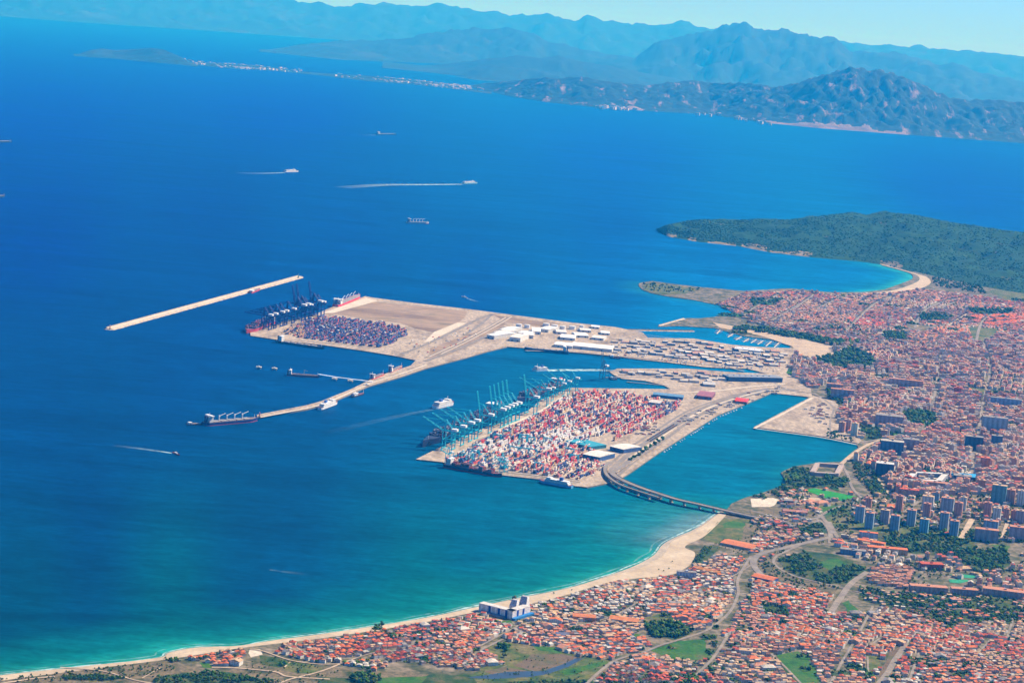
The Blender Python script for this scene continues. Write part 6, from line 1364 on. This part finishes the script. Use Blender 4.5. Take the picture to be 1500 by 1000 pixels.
# woods: (pixel polygon, count, radius range)
WOODS = [(z5([(150, 300), (290, 255), (340, 300), (420, 350), (560, 330), (640, 350), (520, 430), (420, 430), (300, 400), (180, 350)]), 420, (2.5, 5)), (z5([(720, 160), (850, 130), (1000, 165), (1200, 185), (1250, 250), (1400, 225), (1430, 330), (1250, 380), (1100, 270), (900, 265), (740, 235)]), 620, (3, 6)),
    (z5([(590, 455), (880, 480), (1260, 500), (1500, 525), (1500, 640), (1340, 640), (1060, 690), (900, 600), (600, 510)]), 620, (2.5, 5)), (z6([(905, 650), (1060, 640), (1180, 690), (1100, 735), (960, 720)]), 170, (3.5, 7)), (z6([(0, 985), (400, 965), (800, 950), (1000, 930), (1200, 960), (1200, 1010), (0, 1010)]), 160, (2, 4.5)),
    (z7([(600, 790), (700, 770), (790, 790), (780, 825), (620, 830)]), 80, (3, 6)), (z7([(1040, 540), (1130, 540), (1140, 570), (1050, 565)]), 26, (3, 5)), (z7([(820, 560), (900, 560), (900, 590), (830, 590)]), 26, (3, 5)), (z7([(1430, 620), (1490, 620), (1490, 660), (1430, 660)]), 18, (3, 6)), (z7([(720, 510), (790, 500), (790, 560), (720, 560)]), 18, (2.5, 5)),
    (z8([(330, 790), (430, 775), (560, 785), (700, 800), (560, 815), (380, 805)]), 120, (1.5, 3)), (z8([(850, 805), (1000, 770), (1250, 760), (1480, 810), (1560, 825), (850, 825)]), 200, (1.8, 4)), (z8([(0, 800), (400, 755), (850, 710), (1000, 750), (850, 800), (0, 830)]), 260, (1, 2.2)), (z8([(900, 690), (980, 695), (1000, 712), (920, 712)]), 30, (2, 3.5)),
    (z3([(830, 240), (900, 232), (1000, 250), (1040, 300), (960, 330), (860, 310)]), 230, (5, 9)), (z3([(560, 510), (660, 540), (700, 600), (740, 690), (680, 700), (620, 640), (560, 580)]), 260, (2.5, 5)), (z3([(300, 590), (520, 610), (525, 650), (300, 650), (200, 640), (170, 590), (240, 545), (320, 545)]), 240, (3, 6)),
    (z3([(585, 300), (700, 330), (720, 390), (640, 395), (590, 350)]), 90, (3.5, 6)), (z3([(0, 700), (60, 690), (190, 640), (300, 650), (180, 690), (60, 720)]), 80, (3, 5)), (z3([(420, 790), (560, 780), (720, 880), (900, 930), (1200, 960), (1500, 960), (1500, 900), (1100, 880), (700, 800), (560, 720)]), 420, (3, 5.5)), (z3([(150, 700), (320, 700), (300, 740), (180, 750)]), 60, (3, 5)), (z3([(640, 650), (760, 640), (760, 700), (660, 690)]), 60, (3, 5)),
    (z3([(600, 700), (1500, 690), (1500, 850), (600, 830)]), 260, (3, 5.5)), (z3([(410, 100), (470, 160), (520, 180), (500, 200), (420, 150)]), 50, (4, 7)), (z3([(420, 330), (560, 390), (560, 405), (420, 385)]), 60, (2.5, 4.5)), (z3([(1000, 60), (1080, 60), (1080, 110), (1000, 110)]), 50, (5, 8)),
    (z1([(385, 470), (500, 478), (640, 500), (740, 518), (820, 528), (790, 548), (640, 518), (480, 492), (380, 482)]), 420, (5, 9)), (z1([(690, 590), (760, 580), (830, 550), (930, 590), (920, 630), (800, 640), (700, 620)]), 340, (5, 9)), (z1([(780, 520), (860, 525), (870, 560), (790, 570)]), 100, (5, 9)), (z1([(950, 490), (1050, 490), (1040, 520), (960, 530)]), 120, (4, 8)), (z1([(440, 360), (560, 365), (540, 390), (450, 390)]), 60, (5, 9)),
    (z1([(1280, 398), (1460, 405), (1440, 422), (1300, 425)]), 130, (5, 9)), (z1([(1090, 420), (1230, 430), (1200, 448), (1100, 450)]), 100, (5, 9)), (z1([(1140, 280), (1330, 310), (1350, 345), (1160, 315)]), 160, (5, 9)), (z1([(30, 300), (250, 325), (190, 345), (40, 330)]), 60, (4, 7)), (z1([(800, 445), (950, 500), (900, 520), (700, 480)]), 80, (5, 8)), (z1([(970, 560), (1240, 600), (1500, 560), (1500, 640), (980, 640)]), 120, (5, 8)),
    (z6([(1170, 330), (1240, 230), (1290, 225), (1240, 290), (1200, 330)]), 60, (2, 3.5)), (z5([(60, 540), (190, 560), (210, 610), (70, 590)]), 60, (2.5, 4.5)), (z5([(250, 120), (390, 90), (410, 150), (280, 170)]), 90, (3, 5)), (z6([(1280, 740), (1330, 750), (1290, 830), (1250, 800)]), 20, (2.5, 4)), (z5([(860, 840), (1050, 860), (1290, 870), (1280, 900), (1000, 890), (860, 870)]), 110, (3, 5)),
    (z5([(0, 60), (200, 100), (380, 110), (400, 165), (250, 215), (60, 250), (0, 240)]), 130, (2, 4)), (z5([(20, 320), (60, 280), (190, 245), (130, 300), (150, 350), (240, 400), (480, 455), (430, 540), (240, 450), (120, 410)]), 150, (1.8, 3.6)), (z5([(640, 330), (930, 300), (1090, 380), (900, 470), (640, 440)]), 130, (2, 4)), (z5([(430, 20), (560, 30), (560, 180), (460, 130)]), 90, (2, 4)), (z5([(540, 190), (720, 190), (900, 300), (880, 320), (560, 280)]), 60, (2, 4)),
    (z6([(1180, 330), (1300, 200), (1500, 140), (1500, 290), (1250, 280)]), 60, (1.2, 2.4)), (z6([(20, 790), (60, 770), (400, 785), (740, 855), (600, 960), (0, 960)]), 110, (.8, 2.0)), (z7([(110, 670), (470, 740), (560, 760), (430, 830), (0, 830), (0, 760)]), 150, (.8, 2.2)), (z6([(700, 870), (950, 960), (1200, 900), (1280, 850), (1340, 900), (1200, 985), (640, 985)]), 90, (2, 4)),
    (z6([(1100, 985), (1030, 940), (1200, 930), (1240, 975)]), 50, (3, 5))]
for i in range(9): treespots.append((P(923+5.9*i, 677-3.9*i).x, P(923+5.9*i, 677-3.9*i).y, 7.5))
for (u, v, r_) in ((753, 878, 6), (742, 953, 7), (739, 962, 5), (985, 823, 2.2), (980, 833, 2.2), (972, 836, 1.8), (838, 864, 1.8), (811, 869, 2.2), (965, 834, 1.8), (1095, 878, 6)): q = P(u, v, 3); treespots.append((q.x, q.y, r_))
lawn = [g for (g, bl) in GREEN if False]
for px, n, rg in WOODS:
    us = [p[0] for p in px]; vs_ = [p[1] for p in px]; g = XY(px, 3); k = 0; tries = 0
    while k < n and tries < n*12:
        tries += 1; u, v = rnd.uniform(min(us), max(us)), rnd.uniform(min(vs_), max(vs_))
        if not in1(px, u, v): continue
        q = P(u, v, 3)
        if mnoise.noise((q.x/45, q.y/45, 7)) < -.22: continue
        treespots.append((q.x, q.y, rnd.uniform(*rg))); k += 1
for x, y, r_ in POCKETS:
    for k_ in range(int(3+r_*.45)): a_ = rnd.uniform(0, 6.3); d_ = r_*math.sqrt(rnd.random()); treespots.append((x+math.cos(a_)*d_, y+math.sin(a_)*d_, rnd.uniform(2.5, 4.5) if r_ < 26 else rnd.uniform(4, 7)))
T = np.array(treespots)
keep = ~near_road(T[:, 0], T[:, 1], -1.0)
for x, y, s_ in TOWERS: keep &= (T[:, 0]-x)**2+(T[:, 1]-y)**2 > (s_*.45+2)**2
T = T[keep]; T = T[np.argsort(np.hypot(T[:, 0], T[:, 1]))]
inview = np.array([-5 < PX((t[0], t[1], 5))[0] < 1505 and PX((t[0], t[1], 5))[1] < 1004 for t in T])
GREENS = [(.020, .066, .005), (.034, .092, .006), (.060, .125, .008), (.012, .044, .006), (.080, .095, .012)]
tmesh = []
for v_ in range(6):
    n = 16; cen = np.zeros((n, 3)); th = NR.uniform(0, 2*math.pi, n); ph = NR.uniform(-.5, 1, n); rr_ = NR.uniform(.35, .8, n)
    cen[:, 0] = np.cos(th)*rr_*np.sqrt(np.clip(1-ph*ph*.8, .1, 1)); cen[:, 1] = np.sin(th)*rr_*np.sqrt(np.clip(1-ph*ph*.8, .1, 1)); cen[:, 2] = 1.15+ph*.55
    crown = clumps('crown', cen, NR.uniform(.28, .48, n), np.ones((n, 3)), M_LEAFO)
    b2 = MB(); b2.cyl(0, 0, .12, 0, .9, 7, r1=.07)
    for k in range(3): b2.bar((0, 0, .6), (math.cos(k*2.1)*.4, math.sin(k*2.1)*.4, 1.05), .05)
    tmesh.append((crown, b2.mesh('trunk', M_BARK)))
n_solo = 0; rest_i = []; DC = {0: 'dark green', 1: 'green', 2: 'light green', 3: 'blackish green', 4: 'olive'}
for i in range(len(T)):
    if n_solo < 300 and inview[i]:
        x, y, r_ = T[i]; gi = rnd.randrange(5); t = empty('tree', (x, y, 3.0), rnd.uniform(0, 6)); s_ = r_*1.05; t.scale = (s_, s_, s_*rnd.uniform(.9, 1.25)); v_ = rnd.randrange(6)
        link_mesh('crown', tmesh[v_][0], t, GREENS[gi]); link_mesh('trunk', tmesh[v_][1], t); n_solo += 1
        size = 'big' if r_ > 4.2 else ('small' if r_ < 2.2 else 'rounded'); tag(t, where((x, y, 3), f'{size} {DC[gi]} {"bush" if r_ < 2 else "tree"}', ''), 'tree', 'trees of the town and shore')
    else: rest_i.append(i)
Q = T[rest_i]; K = 5
cen = np.repeat(Q[:, :2], K, axis=0); rad = np.repeat(Q[:, 2], K); off = NR.uniform(-1, 1, (len(cen), 3))
C3 = np.zeros((len(cen), 3)); C3[:, :2] = cen+off[:, :2]*rad[:, None]*.6; C3[:, 2] = 3+rad*(1.0+off[:, 2]*.45)
me = clumps('woodland', C3, rad*NR.uniform(.4, .75, len(rad)), np.array(GREENS)[np.repeat(NR.integers(0, 5, len(Q)), K)], M_LEAF)
hv = HILLV['peninsula_hill']; nu_, nn_ = hv.shape[:2]; n = 22000; ii = NR.integers(0, nu_-2, n); kk = NR.integers(1, int(nn_*.66), n); ff = NR.uniform(0, 1, (n, 2))
hp = hv[ii, kk]*(1-ff[:, :1])*(1-ff[:, 1:])+hv[ii+1, kk]*ff[:, :1]*(1-ff[:, 1:])+hv[ii, kk+1]*(1-ff[:, :1])*ff[:, 1:]+hv[ii+1, kk+1]*ff[:, :1]*ff[:, 1:]
msk = np.array([mnoise.noise((p[0]/180, p[1]/180, 4)) > -.34 for p in hp]) & (hp[:, 2] > 4); hp = hp[msk]; hr_ = NR.uniform(3.5, 8.5, len(hp)); hp[:, 2] -= hr_*.15
fo = link_mesh('hill_forest', clumps('hill_forest', hp, hr_, np.array([(.006, .046, .009), (.004, .034, .008), (.012, .060, .011), (.02, .058, .012)])[NR.integers(0, 4, len(hp))], M_LEAF)); tag(fo, 'dark forest canopy over the headland hill', 'forest', None, 'stuff')
o = link_mesh('woodland', me); tag(o, 'far trees and copses between the houses and along the shore', 'trees', None, 'stuff')
print('plots', len(plots), 'blocks', len(blocks), 'trees', len(T))
